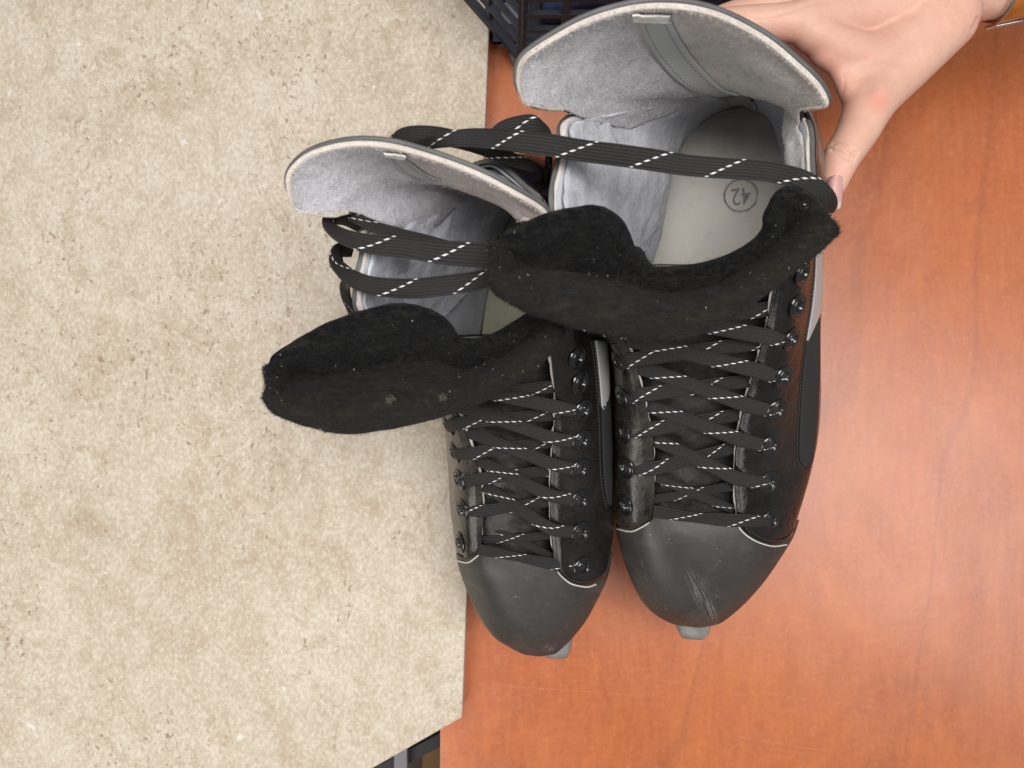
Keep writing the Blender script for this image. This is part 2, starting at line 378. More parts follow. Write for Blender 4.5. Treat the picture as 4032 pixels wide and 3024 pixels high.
def m_suede2(name, a, b, a2, b2, flip, u0=.5, sc=1.0):
    t = NT(name)
    sx = t.new('ShaderNodeSeparateXYZ'); t.link(t.co.outputs['UV'], sx.inputs[0])
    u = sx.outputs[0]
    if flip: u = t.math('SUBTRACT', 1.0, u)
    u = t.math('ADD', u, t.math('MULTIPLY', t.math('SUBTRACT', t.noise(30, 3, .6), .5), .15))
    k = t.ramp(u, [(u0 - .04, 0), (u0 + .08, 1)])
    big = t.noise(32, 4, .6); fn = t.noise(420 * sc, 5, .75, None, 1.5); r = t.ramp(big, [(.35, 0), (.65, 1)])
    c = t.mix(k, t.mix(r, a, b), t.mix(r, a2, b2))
    c = t.mix(t.math('MULTIPLY', t.ramp(fn, [(.45, 0), (.7, 1)]), .5), c, t.mix(1.0, c, (1.5, 1.5, 1.5), 'MULTIPLY'))
    c = t.mix(t.math('MULTIPLY', t.ramp(t.noise(170, 4, .7, None, .8), [(.5, 0), (.62, 1)]), .35), c, t.mix(1.0, c, (.55, .54, .53), 'MULTIPLY'))
    t.base(c); t.rough(.95); t.set(Specular_IOR_Level=.1, Sheen_Weight=.2, Sheen_Roughness=.5)
    b1 = t.bump(fn, .6, .0013); t.bump(t.noise(130, 4, .65), .6, .0022, b1); return t.m
def m_felt(name, a=(.005, .0055, .0065), b=(.017, .015, .0125)):
    t = NT(name)
    n = t.noise(160, 5, .7, t.mapping((.5, 1.6, 1)), 1); sx = t.new('ShaderNodeSeparateXYZ'); t.link(t.co.outputs['UV'], sx.inputs[0])
    c = t.mix(t.ramp(t.math('ADD', t.math('MULTIPLY', t.noise(45, 4, .7), .5), t.math('MULTIPLY', sx.outputs[1], .5)), [(.42, 0), (.62, 1)]), a, b)
    c = t.mix(t.math('MULTIPLY', t.ramp(n, [(.5, 0), (.7, 1)]), .5), c, (.042, .036, .029))
    c = t.mix(t.math('MULTIPLY', t.ramp(t.noise(380, 4, .7), [(.5, 0), (.66, 1)]), .28), c, (.045, .040, .034))
    t.base(c); t.rough(1.0); t.set(Specular_IOR_Level=.05, Sheen_Weight=.04, Sheen_Roughness=.5)
    b1 = t.bump(n, .9, .002); t.bump(t.noise(600, 3, .6), .6, .0008, b1); return t.m
def m_lace():
    t = NT('black_braided_lace')
    sx = t.new('ShaderNodeSeparateXYZ'); t.link(t.co.outputs['UV'], sx.inputs[0]); u, v = sx.outputs[0], sx.outputs[1]
    # diagonal tracer of white stitches
    ph = t.math('FRACT', t.math('DIVIDE', t.math('ADD', u, t.math('MULTIPLY', v, 1.8)), 3.3))
    d = t.math('ABSOLUTE', t.math('SUBTRACT', ph, .5))
    line = t.math('LESS_THAN', d, .023)
    dash = t.math('LESS_THAN', t.math('FRACT', t.math('ADD', t.math('MULTIPLY', v, 5.2), .2)), .52)
    inr = t.math('MULTIPLY', t.math('GREATER_THAN', v, .03), t.math('LESS_THAN', v, .97))
    wh = t.math('MULTIPLY', t.math('MULTIPLY', line, dash), inr)
    # braid: seven lengthwise ribs of herringbone
    q = t.math('MULTIPLY', v, 7.0); fr = t.math('ABSOLUTE', t.math('SUBTRACT', t.math('FRACT', q), .5))
    rib = t.math('SUBTRACT', 1.0, t.math('POWER', t.math('MULTIPLY', fr, 2.0), 2.0))
    zig = t.math('SINE', t.math('ADD', t.math('MULTIPLY', u, 52.0), t.math('MULTIPLY', fr, 9.0)))
    h = t.math('ADD', rib, t.math('MULTIPLY', zig, .28))
    k = t.math('ADD', .35, t.math('MULTIPLY', h, .5))
    c = t.mix(k, (.005, .0045, .004), (.033, .030, .027))
    c = t.mix(t.math('MULTIPLY', t.ramp(t.noise(500, 2), [(.6, 0), (.8, 1)]), .2), c, (.09, .085, .07))
    c = t.mix(wh, c, (.86, .86, .84)); t.base(c); t.rough(.62); t.set(Specular_IOR_Level=.3)
    t.bump(h, .7, .0006); return t.m
def m_plain(name, col, rough=.5, metal=0.0, bsc=300, bst=.1, var=.15, spec=.5):
    t = NT(name); n = t.noise(60, 4, .6)
    c = t.mix(t.math('MULTIPLY', t.ramp(n, [(.35, 0), (.7, 1)]), var), col, tuple(min(1, x * 1.9 + .01) for x in col))
    t.base(c); t.rough(rough); t.set(Metallic=metal, Specular_IOR_Level=spec); t.bump(t.noise(bsc, 3), bst, .0005); return t.m
def m_fabric(name, a, b, sc=900):
    t = NT(name); v = t.mapping((1, 1, 1), rot=(.2, .3, .6))
    wv = t.math('MULTIPLY', t.wave(sc, v, .5, 1, dirn='X'), t.wave(sc, v, .5, 1, dirn='Y'))
    t.base(t.mix(wv, a, b)); t.rough(.85); t.bump(wv, .15, .0003); return t.m
def m_canvas(name, a, b):
    t = NT(name); v1 = t.noise(1, 3, .6, t.mapping((900, 120, 400))); v2 = t.noise(1, 3, .6, t.mapping((120, 900, 400)))
    c = t.mix(t.math('MULTIPLY', t.math('ADD', v1, v2), .5), a, b)
    st = t.ramp(t.noise(70, 5, .7), [(.55, 0), (.75, 1)]); c = t.mix(t.math('MULTIPLY', st, .3), c, tuple(x * .55 for x in a))
    dk = t.ramp(t.vor(260), [(.03, 1), (.07, 0)]); c = t.mix(t.math('MULTIPLY', t.math('MULTIPLY', dk, t.ramp(t.noise(60, 2), [(.52, 0), (.6, 1)])), .6), c, (.08, .07, .06))
    t.base(c); t.rough(.9); t.set(Specular_IOR_Level=.2); t.bump(t.math('ADD', v1, v2), .25, .0006); return t.m
def m_skin():
    t = NT('fair_skin')
    at = t.new('ShaderNodeAttribute', attribute_name='tint')
    big = t.noise(34, 4, .6)
    c = t.mix(t.ramp(big, [(.35, 0), (.7, 1)]), (.64, .365, .27), (.70, .42, .315))
    c = t.mix(t.math('MULTIPLY', t.ramp(t.noise(180, 4, .7), [(.45, 0), (.7, 1)]), .25), c, (.60, .29, .20))
    c = t.mix(t.math('MULTIPLY', t.ramp(t.noise(75, 5, .75, None, .8), [(.48, 0), (.66, 1)]), .35), c, (.74, .47, .35))
    c = t.mix(t.math('MULTIPLY', t.ramp(t.noise(22, 3, .6, None, 1), [(.5, 0), (.68, 1)]), .3), c, (.58, .33, .27))
    c = t.mix(t.math('MULTIPLY', at.outputs['Fac'], .7), c, (.66, .23, .17))
    t.base(c); t.rough(.5); t.set(Specular_IOR_Level=.35, Subsurface_Weight=.18, Subsurface_Scale=.006)
    t.b.inputs['Subsurface Radius'].default_value = (1, .35, .2)
    b1 = t.bump(t.vor(900), .12, .0004); t.bump(t.noise(1, 4, .6, t.mapping((260, 700, 300), rot=(0, 0, .5))), .20, .0006, b1); return t.m
M = dict(wood=m_wood(), stone=m_stone(), leather=m_leather('black_glossy_leather'),
    dusty=m_leather('dusty_black_leather', (.008, .0075, .007), .32, .42),
    suede=m_suede('grey_suede', (.30, .295, .315), (.40, .395, .42)), tan=m_suede('taupe_suede', (.33, .30, .27), (.42, .385, .35)),
    fibre=m_plain('pale_suede_fibre', (.58, .55, .55), .9, spec=.1), raw=m_suede('raw_cream_hide', (.56, .48, .41), (.70, .63, .56), 1.2),
    lining=m_canvas('smooth_grey_lining', (.42, .425, .46), (.52, .525, .56)), insole=m_canvas('cream_insole_board', (.60, .56, .50), (.74, .70, .63)),
    felt=m_felt('black_felt'), feltf=m_plain('felt_fibre', (.028, .026, .023), 1, spec=.05), lint=m_plain('pale_lint', (.5, .48, .4), .9),
    dull=m_plain('dusty_lint', (.11, .10, .075), .9), lace=m_lace(), eyelet=m_plain('black_enamelled_metal', (.008, .008, .009), .10, .0, 200, .01, .1, .8), ink=m_plain('worn_black_ink', (.17, .165, .16), .85, var=1.0),
    tape=m_fabric('grey_binding_tape', (.34, .34, .33), (.42, .42, .40), 700), thread=m_plain('dark_grey_thread', (.035, .033, .03), .7),
    edge=m_plain('cut_leather_edge', (.075, .073, .07), .55, var=.6), panel=m_fabric('black_woven_panel', (.010, .010, .011), (.035, .033, .034), 800),
    stripe=m_plain('pale_grey_vinyl', (.40, .39, .385), .38, var=.1), holder=m_plain('grey_scuffed_plastic', (.16, .15, .14), .42, var=.8, bsc=120, bst=.2),
    steel=m_plain('steel', (.55, .55, .56), .28, 1.0), sole=m_plain('black_outsole', (.02, .02, .02), .5), skin=m_skin(),
    crate=m_plain('black_crate_plastic', (.020, .022, .030), .6, var=.5, spec=.3), foot=m_plain('grey_rubber_foot', (.13, .14, .145), .6),
    amber=m_plain('amber_patent_leather', (.33, .11, .015), .12, var=.8, bsc=90, bst=.3), buckle=m_plain('buckle_metal', (.6, .58, .55), .25, 1.0),
    tan_floor=m_plain('pale_floor_wood', (.52, .34, .16), .6), blackm=m_plain('black_frame_paint', (.012, .011, .012), .5), grey=m_plain('grey_cabinet_paint', (.20, .20, .22), .5),
    banding=m_plain('pale_edge_band', (.60, .43, .38), .5), bluecloth=m_plain('dark_blue_cloth', (.022, .032, .085), .9), gR=m_suede2('guard_suede_right', (.36,.345,.35), (.50,.48,.49), (.42,.38,.335), (.54,.50,.45), False, .46), aR=m_suede2('ankle_suede_right', (.44,.44,.47), (.58,.58,.62), (.48,.46,.44), (.62,.60,.58), True, .52),
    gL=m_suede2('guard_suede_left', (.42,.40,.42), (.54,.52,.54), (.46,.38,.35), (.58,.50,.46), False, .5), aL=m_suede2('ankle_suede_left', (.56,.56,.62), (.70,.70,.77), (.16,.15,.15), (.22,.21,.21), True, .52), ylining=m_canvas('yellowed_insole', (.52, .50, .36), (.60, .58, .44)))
def m_nail():
    t = NT('fingernail'); sx = t.new('ShaderNodeSeparateXYZ'); t.link(t.co.outputs['UV'], sx.inputs[0])
    t.base(t.mix(t.ramp(sx.outputs[0], [(.68, 0), (.76, 1)]), (.66, .36, .32), (.72, .60, .50))); t.rough(.22); t.set(Subsurface_Weight=.1, Subsurface_Scale=.003)
    return t.m
M['nail'] = m_nail()

# ------------------------------------------------------------------ setting: table, countertop, floor
def poly_slab(name, pts, z0, z1, mats, bev=0.0, side_mat=0):
    n = len(pts); V = [(x, y, z1) for x, y in pts] + [(x, y, z0) for x, y in pts]
    Fc = [tuple(range(n)), tuple(range(2 * n - 1, n - 1, -1))] + [(i, i + n, (i + 1) % n + n, (i + 1) % n) for i in range(n)]
    o = obj(name, V, Fc, mats, None, mi=[0, 0] + [side_mat] * n, smooth=False)
    if bev: bevel(o, bev, 2)
    return o
xl = p(1738, 2900, 0)[0]
t_ = poly_slab('table', [(xl, 45), (xl - .15, -60), (60, -60), (60, 45)], -2.4, 0, [M['wood'], M['banding']], .08, 0)
top(t_, 'orange-brown wood grain tabletop under the skates, glossy with faint scratches', 'table')
ZS = 2.2
a = p(1927, 77, ZS); b = p(1819, 2826, ZS); c = p(1470, 3024, ZS); dd = b + (c - b) * 6
k = a + (a - b) * .35
t_ = poly_slab('countertop', [(k[0], k[1]), (-95, k[1]), (-95, dd[1]), (dd[0], dd[1]), (b[0], b[1])], 0.02, ZS, [M['stone'], M['banding']], .09, 1)
top(t_, 'beige speckled stone-look countertop slab lying over the left of the wooden table', 'countertop')
o = obj('floor', [(-250, -250, -72), (250, -250, -72), (250, 250, -72), (-250, 250, -72)], [(0, 1, 2, 3)], M['tan_floor']); top(o, None, None, kind='structure')
# what stands in the gap below the countertop corner
mb = MB(); q = p(1604, 2955, -8); r_ = p(1748, 2880, -8); q2 = p(1604, 3016, -8); r2 = p(1748, 2930, -8)
e = (r_ - q); q = q - e * 3; q2 = q2 - e * 3; r_ = r_ + e; r2 = r2 + e
V = [q, r_, r2, q2]; V = [v_ for v_ in V] + [v_ - w(0, 0, 5) for v_ in V]
mb.add(V, [(3, 2, 1, 0), (4, 5, 6, 7), (0, 1, 5, 4), (1, 2, 6, 5), (2, 3, 7, 6), (3, 0, 4, 7)])
o = mb.build('table_rail', M['blackm'], smooth=False); top(o, 'black rail in the gap below the cut corner of the stone countertop', 'rail')
mb = MB(); x0 = p(1552, 2990, -7)[0]; x1 = p(1602, 2990, -7)[0]; y1 = p(1552, 2900, -7)[1]; box(mb, (x0, y1 - 16, -40), (x1, y1, -7)); 
o = mb.build('cabinet_panel', M['grey'], smooth=False); top(o, 'dark grey upright panel left of the black rail under the countertop corner', 'panel')
mb = MB(); x2 = p(1498, 2990, -7)[0]; box(mb, (x2, y1 - 16, -40), (x0 - .05, y1, -9))
o = mb.build('cabinet_panel', m_plain('pale_grey_green_paint', (.27, .30, .28), .5), smooth=False); top(o, 'pale grey upright panel, leftmost under the countertop corner', 'panel')
mb = MB(); box(mb, (-30, y1 - 30, -20), (xl + 8, y1 + 6, -18)); o = mb.build('shelf', M['tan_floor'], smooth=False)
top(o, 'light wood shelf seen in the gap beneath the black rail', 'shelf')

# ------------------------------------------------------------------ skates
def build_skate(cfg):
    root = thing('ice_skate', cfg['label'], 'ice skate', cfg['base'], 'pair of black ice skates')
    cols = A(cfg['cols']); nc = len(cols)
    P = surf(cols, 190, 44); ref = cfg['ref']
    N = normals(P, ref)
    leatherT = Target(P)
    mb = MB(); sheet(mb, P, N, 0, -.26, 0)
    shell = mb.build('boot_shell', [M['leather']], root)
    # rubbery cut edge along the top line
    mb = MB(); Tq = P[:, 0] - N[:, 0] * .13 + w(0, 0, .03); ii = lambda c_: int(c_ / (nc - 1) * 189)
    ribbon(mb, Tq[ii(6.5):ii(10.4):2], .28, .07, n=90, sq=.8); ribbon(mb, Tq[ii(13.7):ii(18):2], .28, .07, n=90, sq=.8)
    ribbon(mb, Tq[ii(10.4):ii(13.8):2], .28, .07, n=90, sq=.8); mb.build('cut_edge', M['edge'], shell)
    pad = np.interp(np.linspace(0, 1, 190), np.linspace(0, 1, nc), cfg['pad']); vv = np.linspace(0, 1, 44)
    PAD = pad[:, None] * np.sin(np.clip(vv * 1.05, 0, 1) * math.pi)[None] ** .8
    P0 = P; P = P - N * PAD[..., None]
    # inner lining, smooth
    Pl = disp(P - N * .30, N, .10, .45, 3)
    mb = MB(); sheet(mb, Pl, N, 0, -.12); mb.build('lining', M['lining'], root)
    # raw hide line just inside the throat edge
    Tq = P[:, 0] - N[:, 0] * .33 + w(0, 0, .05)
    mb = MB()
    for lo_, hi_ in ((0, ii(10.3)), (ii(13.9), 189)):
        Tk = Tq[lo_:hi_]; wob = 1 + .35 * np.random.default_rng(4).normal(size=40)
        ribbon(mb, Tk[::2], .20, .12, n=330, sq=.9, wmul=np.clip(wob, .5, 1.6))
        g = np.stack([Tk, Tk + w(0, 0, .02)], 1); fuzz(mb, g, np.tile(w(0, 0, 1), (len(Tk), 2, 1)), 1300, .13, .008, 0, 5, .85)
    mb.build('raw_edge', M['raw'], root)
    # suede ankle lining over it, edge curve from cfg
    f = np.interp(np.linspace(0, 1, 190), np.linspace(0, 1, nc), cfg['suede'])
    f = np.convolve(np.pad(f, 6, 'edge'), np.ones(13) / 13, 'valid')
    nv2 = 46; Ps = np.zeros((190, nv2, 3)); Ns = np.zeros_like(Ps)
    for i in range(190):
        s_ = np.linspace(0.012, f[i], nv2) * 43; j = np.clip(s_.astype(int), 0, 42); fr = (s_ - j)[:, None]
        Ps[i] = P[i, j] * (1 - fr) + P[i, j + 1] * fr; Ns[i] = N[i, j] * (1 - fr) + N[i, j + 1] * fr
    i0, i1 = cfg['suede_span']
    Ps = Ps[i0:i1]; Ns = Ns[i0:i1]; sp = Ps.copy()
    Ps = disp(disp(Ps - Ns * .46, Ns, cfg.get('wr', .22), .42, 9, 2), Ns, .10, 1.3, 4, 2)
    mb = MB(); sheet(mb, Ps, Ns, 0, -.13)
    fuzz(mb, Ps - Ns * .12, -Ns, 20000, .12, .009, 1, 11, .85)
    fuzz(mb, Ps - Ns * .12, -Ns, 3500, .2, .010, 1, 12, .9, rows=(.97, 1.0))
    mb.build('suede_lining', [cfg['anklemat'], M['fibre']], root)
    Pin = P; P = P0
    # tendon guard
    gc = []
    ng = len(cfg['guard'])
    for k_, col in enumerate(cfg['guard']):
        uc = (14.0 - k_ / (ng - 1) * 4.0) / (nc - 1) * 189; iu = int(uc)
        q1 = P[iu, int(.34 * 43)] - N[iu, int(.34 * 43)] * .42; q2_ = P[iu, int(.10 * 43)] - N[iu, int(.10 * 43)] * .40
        q2_ = q2_ * .75 + A(col[0]) * .25
        gc.append([q1, q2_] + list(col[1:]))
    G = surf(gc, 120, 56)[:, :]; GN = normals(G, cfg['gref'])
    mb = MB(); sheet(mb, G, GN, 0, -.16); gd = mb.build('tendon_guard', M['leather'], root)
    Gi = disp(G - GN * .24, GN, .06, .4, 21)
    mb = MB(); sheet(mb, Gi, GN, 0, -.14, 0)
    fuzz(mb, Gi - GN * .14, -GN, 19000, .13, .009, 1, 31, .85, mask=lambda u, v, r: (r.random(len(u)) < np.clip(1.25 - u * 1.5, .06, 1)))
    fuzz(mb, Gi - GN * .1, -GN, 2500, .14, .007, 1, 32, .9, rows=(.97, 1))
    fuzz(mb, np.swapaxes(Gi - GN * .1, 0, 1), np.swapaxes(-GN, 0, 1), 700, .16, .007, 1, 33, .9, rows=(0, .02))
    mb.build('guard_lining', [cfg['guardmat'], M['fibre']], gd)
    rim = [G[0, j] for j in range(24, 56, 4)] + [G[i, -1] for i in range(4, 117, 4)] + [G[-1, j] for j in range(53, 22, -5)]
    rimn = [GN[0, j] for j in range(24, 56, 4)] + [GN[i, -1] for i in range(4, 117, 4)] + [GN[-1, j] for j in range(53, 22, -5)]
    rim = A(rim); rimn = A(rimn)
    mb = MB(); ribbon(mb, rim - rimn * .04 + w(0, 0, .02), .16, .22, up=rimn, n=420, sq=.8); mb.build('cut_edge', M['edge'], gd)
    mb = MB(); rr = ribbon(mb, rim - rimn * .27 + w(0, 0, -.01), cfg['rimw'], .26, up=rimn, tw=None, n=420, sq=.8)
    rn = cr(rimn, 420); g = np.stack([rr - rn * .13 - w(0, 0, .10), rr - rn * .13, rr + w(0, 0, .12)], 1)
    fuzz(mb, g, np.stack([-rn, -rn, np.tile(w(0, 0, 1), (420, 1))], 1), 5200, .13, .007, 0, 41, .8)
    mb.build('raw_edge', M['raw'], gd)
    inner = Target(Gi - GN * .14, Ps - Ns * .13, Pl - N * .12)
    # binding tape down the heel
    tp, tn = inner.drape(cfg['tapeL'], cfg['tapeR'], 60, 9, .05, 25, cfg['tapez'])
    tp[1:-1] = (tp[:-2] + tp[1:-1] * 2 + tp[2:]) / 4
    mb = MB(); sheet(mb, tp, tn, .05, -.02, 0)
    for cj in (1.6, 6.4):
        j = int(cj); q = tp[:, j] * (1 - (cj - j)) + tp[:, j + 1] * (cj - j) + tn[:, j] * .055
        q = cr(q, 400); dl = np.concatenate([[0], np.cumsum(np.linalg.norm(np.diff(q, axis=0), axis=1))])
        s0 = 0.1
        while s0 + .14 < dl[-1]:
            a0 = np.array([np.interp(s0, dl, q[:, c_]) for c_ in range(3)]); a1 = np.array([np.interp(s0 + .13, dl, q[:, c_]) for c_ in range(3)])
            tube(mb, [a0, (a0 + a1) / 2 + w(0, 0, .01), a1], .022, 6, 4, 1); s0 += .26
    tape = mb.build('heel_tape', [M['tape'], m_plain('grey_thread', (.17, .165, .155), .8)], root)
    tab, tbn = inner.drape(cfg['tabL'], cfg['tabR'], 12, 14, .12, 25); mb = MB(); sheet(mb, disp(tab, tbn, .05, 3), tbn, .06, -.02)
    mb.build('tape_end', m_plain('cream_leather_tab', (.68, .66, .58), .6), tape)
    # toe cap
    tc = []
    for Sl, Ul, Cc, Ur, Sr in cfg['toe']:
        Sl, Ul, Cc, Ur, Sr = p(*Sl), p(*Ul), p(*Cc), p(*Ur), p(*Sr)
        mid = (Sl + Sr) / 2; dl = (mid - Sl); dr = (mid - Sr)
        ll = min(1.0, .9 / (np.linalg.norm(dl) + 1e-6)); lr = min(1.0, .9 / (np.linalg.norm(dr) + 1e-6))
        Bl = Sl + dl * ll - w(0, 0, 2.1); Br = Sr + dr * lr - w(0, 0, 2.1)
        Gl = Sl + dl * ll * .25 - w(0, 0, 1.0); Gr = Sr + dr * lr * .25 - w(0, 0, 1.0)
        tc.append([Bl, Gl, Sl, Ul, Cc, Ur, Sr, Gr, Br])
    lastS = A(tc[-1]); under = lastS + w(0, .35, -.7); under2 = lastS + w(0, 1.2, -1.5)
    tc.append(under); tc.append(under2)
    TP = surf(tc, 90, 60); TN = normals(TP, cfg['toeref'])
    mb = MB(); sheet(mb, TP, TN, -.02, -.22); mb.build('toe_cap', cfg['toemat'], root)
    toeT = Target(TP); both = Target(P, TP)
    # sole + insole
    bot = P[:, -1]; tb = [TP[i, 0] for i in range(20, 84, 5)], [TP[i, -1] for i in range(83, 19, -5)]
    fr = [TP[88, j] for j in range(2, 58, 6)]
    if np.linalg.norm(bot[-1] - TP[20, 0]) < np.linalg.norm(bot[-1] - TP[20, -1]): ring = list(bot[::5]) + tb[0] + fr + tb[1]
    else: ring = list(bot[::5]) + list(reversed(tb[1])) + fr[::-1] + list(reversed(tb[0]))
    ring = A(ring); c0 = ring.mean(0); n = len(ring)
    lo = ring - w(0, 0, .7); inn = c0 + (ring - c0) * .93 - w(0, 0, .9)
    V = np.vstack([ring + (ring - c0) * .02, lo + (ring - c0) * .02, inn, [c0 - w(0, 0, .9)], [c0]])
    Fc = []
    for i in range(n):
        j = (i + 1) % n; Fc += [(i, j, j + n, i + n), (i + n, j + n, j + 2 * n, i + 2 * n), (i + 2 * n, j + 2 * n, 3 * n), (j, i, 3 * n + 1)]
    obj('sole', V, Fc, M['sole'], root)
    ri = []
    for q in ring:
        tq = w(c0[0] + (q[1] - c0[1]) * cfg['islope'], np.clip(q[1], c0[1] - 10.5, c0[1] + 12.5), q[2]); d_ = tq - q; d_ /= np.linalg.norm(d_)
        ri.append(q + d_ * .36 + w(0, 0, .45))
    ri = A(ri); n = len(ri); cc = ri.mean(0)
    V = np.vstack([ri, cc + (ri - cc) * .5 + w(0, 0, .03), [cc + w(0, 0, .03)], ri - w(0, 0, .25)]); Fc = []
    for i in range(n):
        j = (i + 1) % n; Fc += [(i, j, j + n, i + n), (i + n, j + n, 2 * n), (j, i, i + 2 * n + 1, j + 2 * n + 1)]
    ins = obj('insole', V, Fc, cfg['insolemat'], root)
    insT = BVHTree.FromPolygons(V.tolist(), Fc)
    # eyelets
    def eyelet(pos, nrm):
        mb = MB(); nz = Vector(nrm).normalized(); R = nz.to_track_quat('Z', 'Y').to_matrix().to_4x4(); R.translation = Vector(pos) + nz * .055
        prof = [(.20, -.07), (.22, .01), (.255, .06), (.30, .078), (.345, .06), (.38, .0), (.42, .0), (.455, .03), (.49, .012), (.52, -.04)]
        nr = 28; V = []; Fc = []
        for r__, z in prof:
            for k_ in range(nr):
                th = 2 * math.pi * k_ / nr; V.append(np.array(R @ Vector((r__ * 1.30 * math.cos(th), r__ * 1.30 * math.sin(th), z * 1.15))))
        for i in range(len(prof) - 1):
            for k_ in range(nr): a_, b_ = i * nr + k_, i * nr + (k_ + 1) % nr; Fc.append((a_, b_, b_ + nr, a_ + nr))
        Fc.append(tuple(range(nr))[::-1])
        mb.add(V, Fc); mb.build('eyelet', M['eyelet'], root)
    EL = []; ER = []
    for side, lst, out in (('L', cfg['eyL'], EL), ('R', cfg['eyR'], ER)):
        for e_ in lst:
            q, nn = leatherT.hit(e_[0], e_[1], e_[2] if len(e_) > 2 else 16)
            out.append((q, nn)); eyelet(q + nn * .01, nn)
    # throat edges nearest each eyelet
    half = 95
    edR = P[:half, 0]; edL = P[half:, 0]
    nR = N[:half, 0]; nL = N[half:, 0]
    def edge_pt(q, ed, dyy=0.0):
        i = np.argmin(np.abs(ed[:, 1] - (q[1] + dyy)) + .15 * np.abs(ed[:, 0] - q[0])); return ed[i]
    mb = MB(); u0 = [0.3]
    LW = cfg['lw']
    up = w(0, -.25, 1)
    def lace(pts, tw=None, wm=None, width=LW, ups=None, th=.21):
        ribbon(mb, pts, width, th, up=up if ups is None else ups, tw=tw, u0=u0[0], wmul=wm); u0[0] += 1.37 + random.random()
    # bottom straight bar over both facings
    for k_, (qa, qb) in enumerate([(EL[0], ER[0])]):
        a_, na = qa; b_, nb = qb; ea = edge_pt(a_, edL); eb = edge_pt(b_, edR)
        m1 = a_ + (b_ - a_) * .3; m2 = a_ + (b_ - a_) * .7
        top_z = max(ea[2], eb[2])
        sg = cfg['barsag']; mm = lambda f: a_ + (b_ - a_) * f + w(0, 0, 1) * (max(toeT.hit(*pix(a_ + (b_ - a_) * f))[0][2] - (a_ + (b_ - a_) * f)[2], 0) + .30) - w(0, sg * math.sin(f * math.pi), 0)
        lace([a_ - na * .1, a_ + na * .24 + (b_ - a_) * .03, mm(.18), mm(.34), mm(.5), mm(.66), mm(.82), b_ + nb * .24 + (a_ - b_) * .03, b_ - nb * .1], wm=[.5, .7, .95, .85, .8, 1, 1.0, .75, .5])
    def over(qa, qb, eda, edb, lift):
        a_, na = qa; b_, nb = qb
        d = b_ - a_; ea = edge_pt(a_, eda, d[1] * .12); eb = edge_pt(b_, edb, -d[1] * .10)
        ea = a_ + (ea - a_) * 1.0
        mid1 = ea + (eb - ea) * .33; mid2 = ea + (eb - ea) * .68
        lace([a_ - na * .12, a_ + na * .20 + d * .02, a_ + (ea - a_) * .5 + na * .24, ea + w(0, 0, .26 + lift * .3), mid1 + w(0, 0, .10 + lift), mid2 + w(0, 0, -.12 + lift * .4), eb + w(0, 0, -.46), eb + (b_ - eb) * .4 - nb * .6],
             wm=[.5, .75, 1.0, 1.05, .98, .95, .95, .9], ups=A([na, na, na, na * .5 + up * .5, up, up, up, nb]))
    def under(qa, qb, eda, edb):
        a_, na = qa; b_, nb = qb; d = b_ - a_; ea = edge_pt(a_, eda, d[1] * .2); eb = edge_pt(b_, edb, -d[1] * .2)
        lace([ea - w(0, 0, .46), ea * .7 + eb * .3 - w(0, 0, .30), (ea + eb) / 2 - w(0, 0, .24), ea * .3 + eb * .7 - w(0, 0, .30), eb - w(0, 0, .46)], wm=[.7, .7, .75, .7, .7])
    under(EL[0], ER[1], edL, edR); under(ER[0], EL[1], edR, edL)
    nL_ = min(len(EL), len(ER))
    for k_ in range(1, nL_ - 1):
        over(EL[k_], ER[k_ + 1], edL, edR, .0)
        over(ER[k_], EL[k_ + 1], edR, edL, .18)
    for item in cfg['loose']:
        lace([p(*q) for q in item['pts']], tw=item.get('tw'), wm=item.get('wm'), width=item.get('w', .92), ups=item.get('up', w(0, 0, 1)), th=.2)
    mb.build('lace', M['lace'], root)
    # tongue: leather part under the laces
    tg = []
    for (lx, rx, y, z) in cfg['tongue']:
        a_ = p(lx, y, z); b_ = p(rx, y, z); c_ = (a_ + b_) / 2 + w(0, 0, .35)
        tg.append([a_ - w(0, 0, .5), a_ + (b_ - a_) * .2 + w(0, 0, .1), c_, a_ + (b_ - a_) * .8 + w(0, 0, .1), b_ - w(0, 0, .5)])
    Q = surf(tg, 60, 24); QN = normals(Q); 
    if QN[..., 2].mean() < 0: QN = -QN
    Q = disp(Q, QN, .10, .8, 5)
    mb = MB(); sheet(mb, Q, QN, 0, -.25); tong = mb.build('tongue', M['dusty'], root)
    # felt head of the tongue flopped forward
    fl = A(cfg['felt']); sw = np.clip(np.minimum(np.arange(len(fl)) - 1, len(fl) - 1 - np.arange(len(fl))) / 2.0, 0, 1); fl[:, 1, 2] -= .35 * sw; fl[:, 2, 2] -= 1.0 * sw; fl[:, 3, 2] += .2 * sw
    FG = surf(fl, 130, 44); FN = normals(FG)
    if FN[..., 2].mean() < 0: FN = -FN
    FG = disp(FG, FN, .05, .9, 17, 3)
    # rounded thick pad: build the section as closed loop
    nu, nv = FG.shape[:2]
    u = np.linspace(0, 1, nu)[:, None]; v = np.linspace(0, 1, nv)[None]
    prof = np.clip(np.minimum(np.minimum(u, 1 - u) * 22, np.minimum(v, 1 - v) * 12), 0, 1); prof = np.sqrt(1 - (1 - prof) ** 2)
    th = cfg.get('feltth', .42); mb = MB(); sheet(mb, FG, FN, th * prof, -th * prof)
    base = FG + FN * (th * prof)[..., None]; basel = FG - FN * (th * prof)[..., None]
    fuzz(mb, base, FN, 26000, .20, .007, 1, 51, .92)
    edg = (lambda u_, v_, r: (np.minimum(np.minimum(u_, 1 - u_) * 2, np.minimum(v_, 1 - v_)) < .05))
    fuzz(mb, base, FN, 22000, .20, .0035, 1, 52, .9, mask=edg)
    fuzz(mb, base, FN, 700, .5, .004, 1, 54, .95, mask=edg)
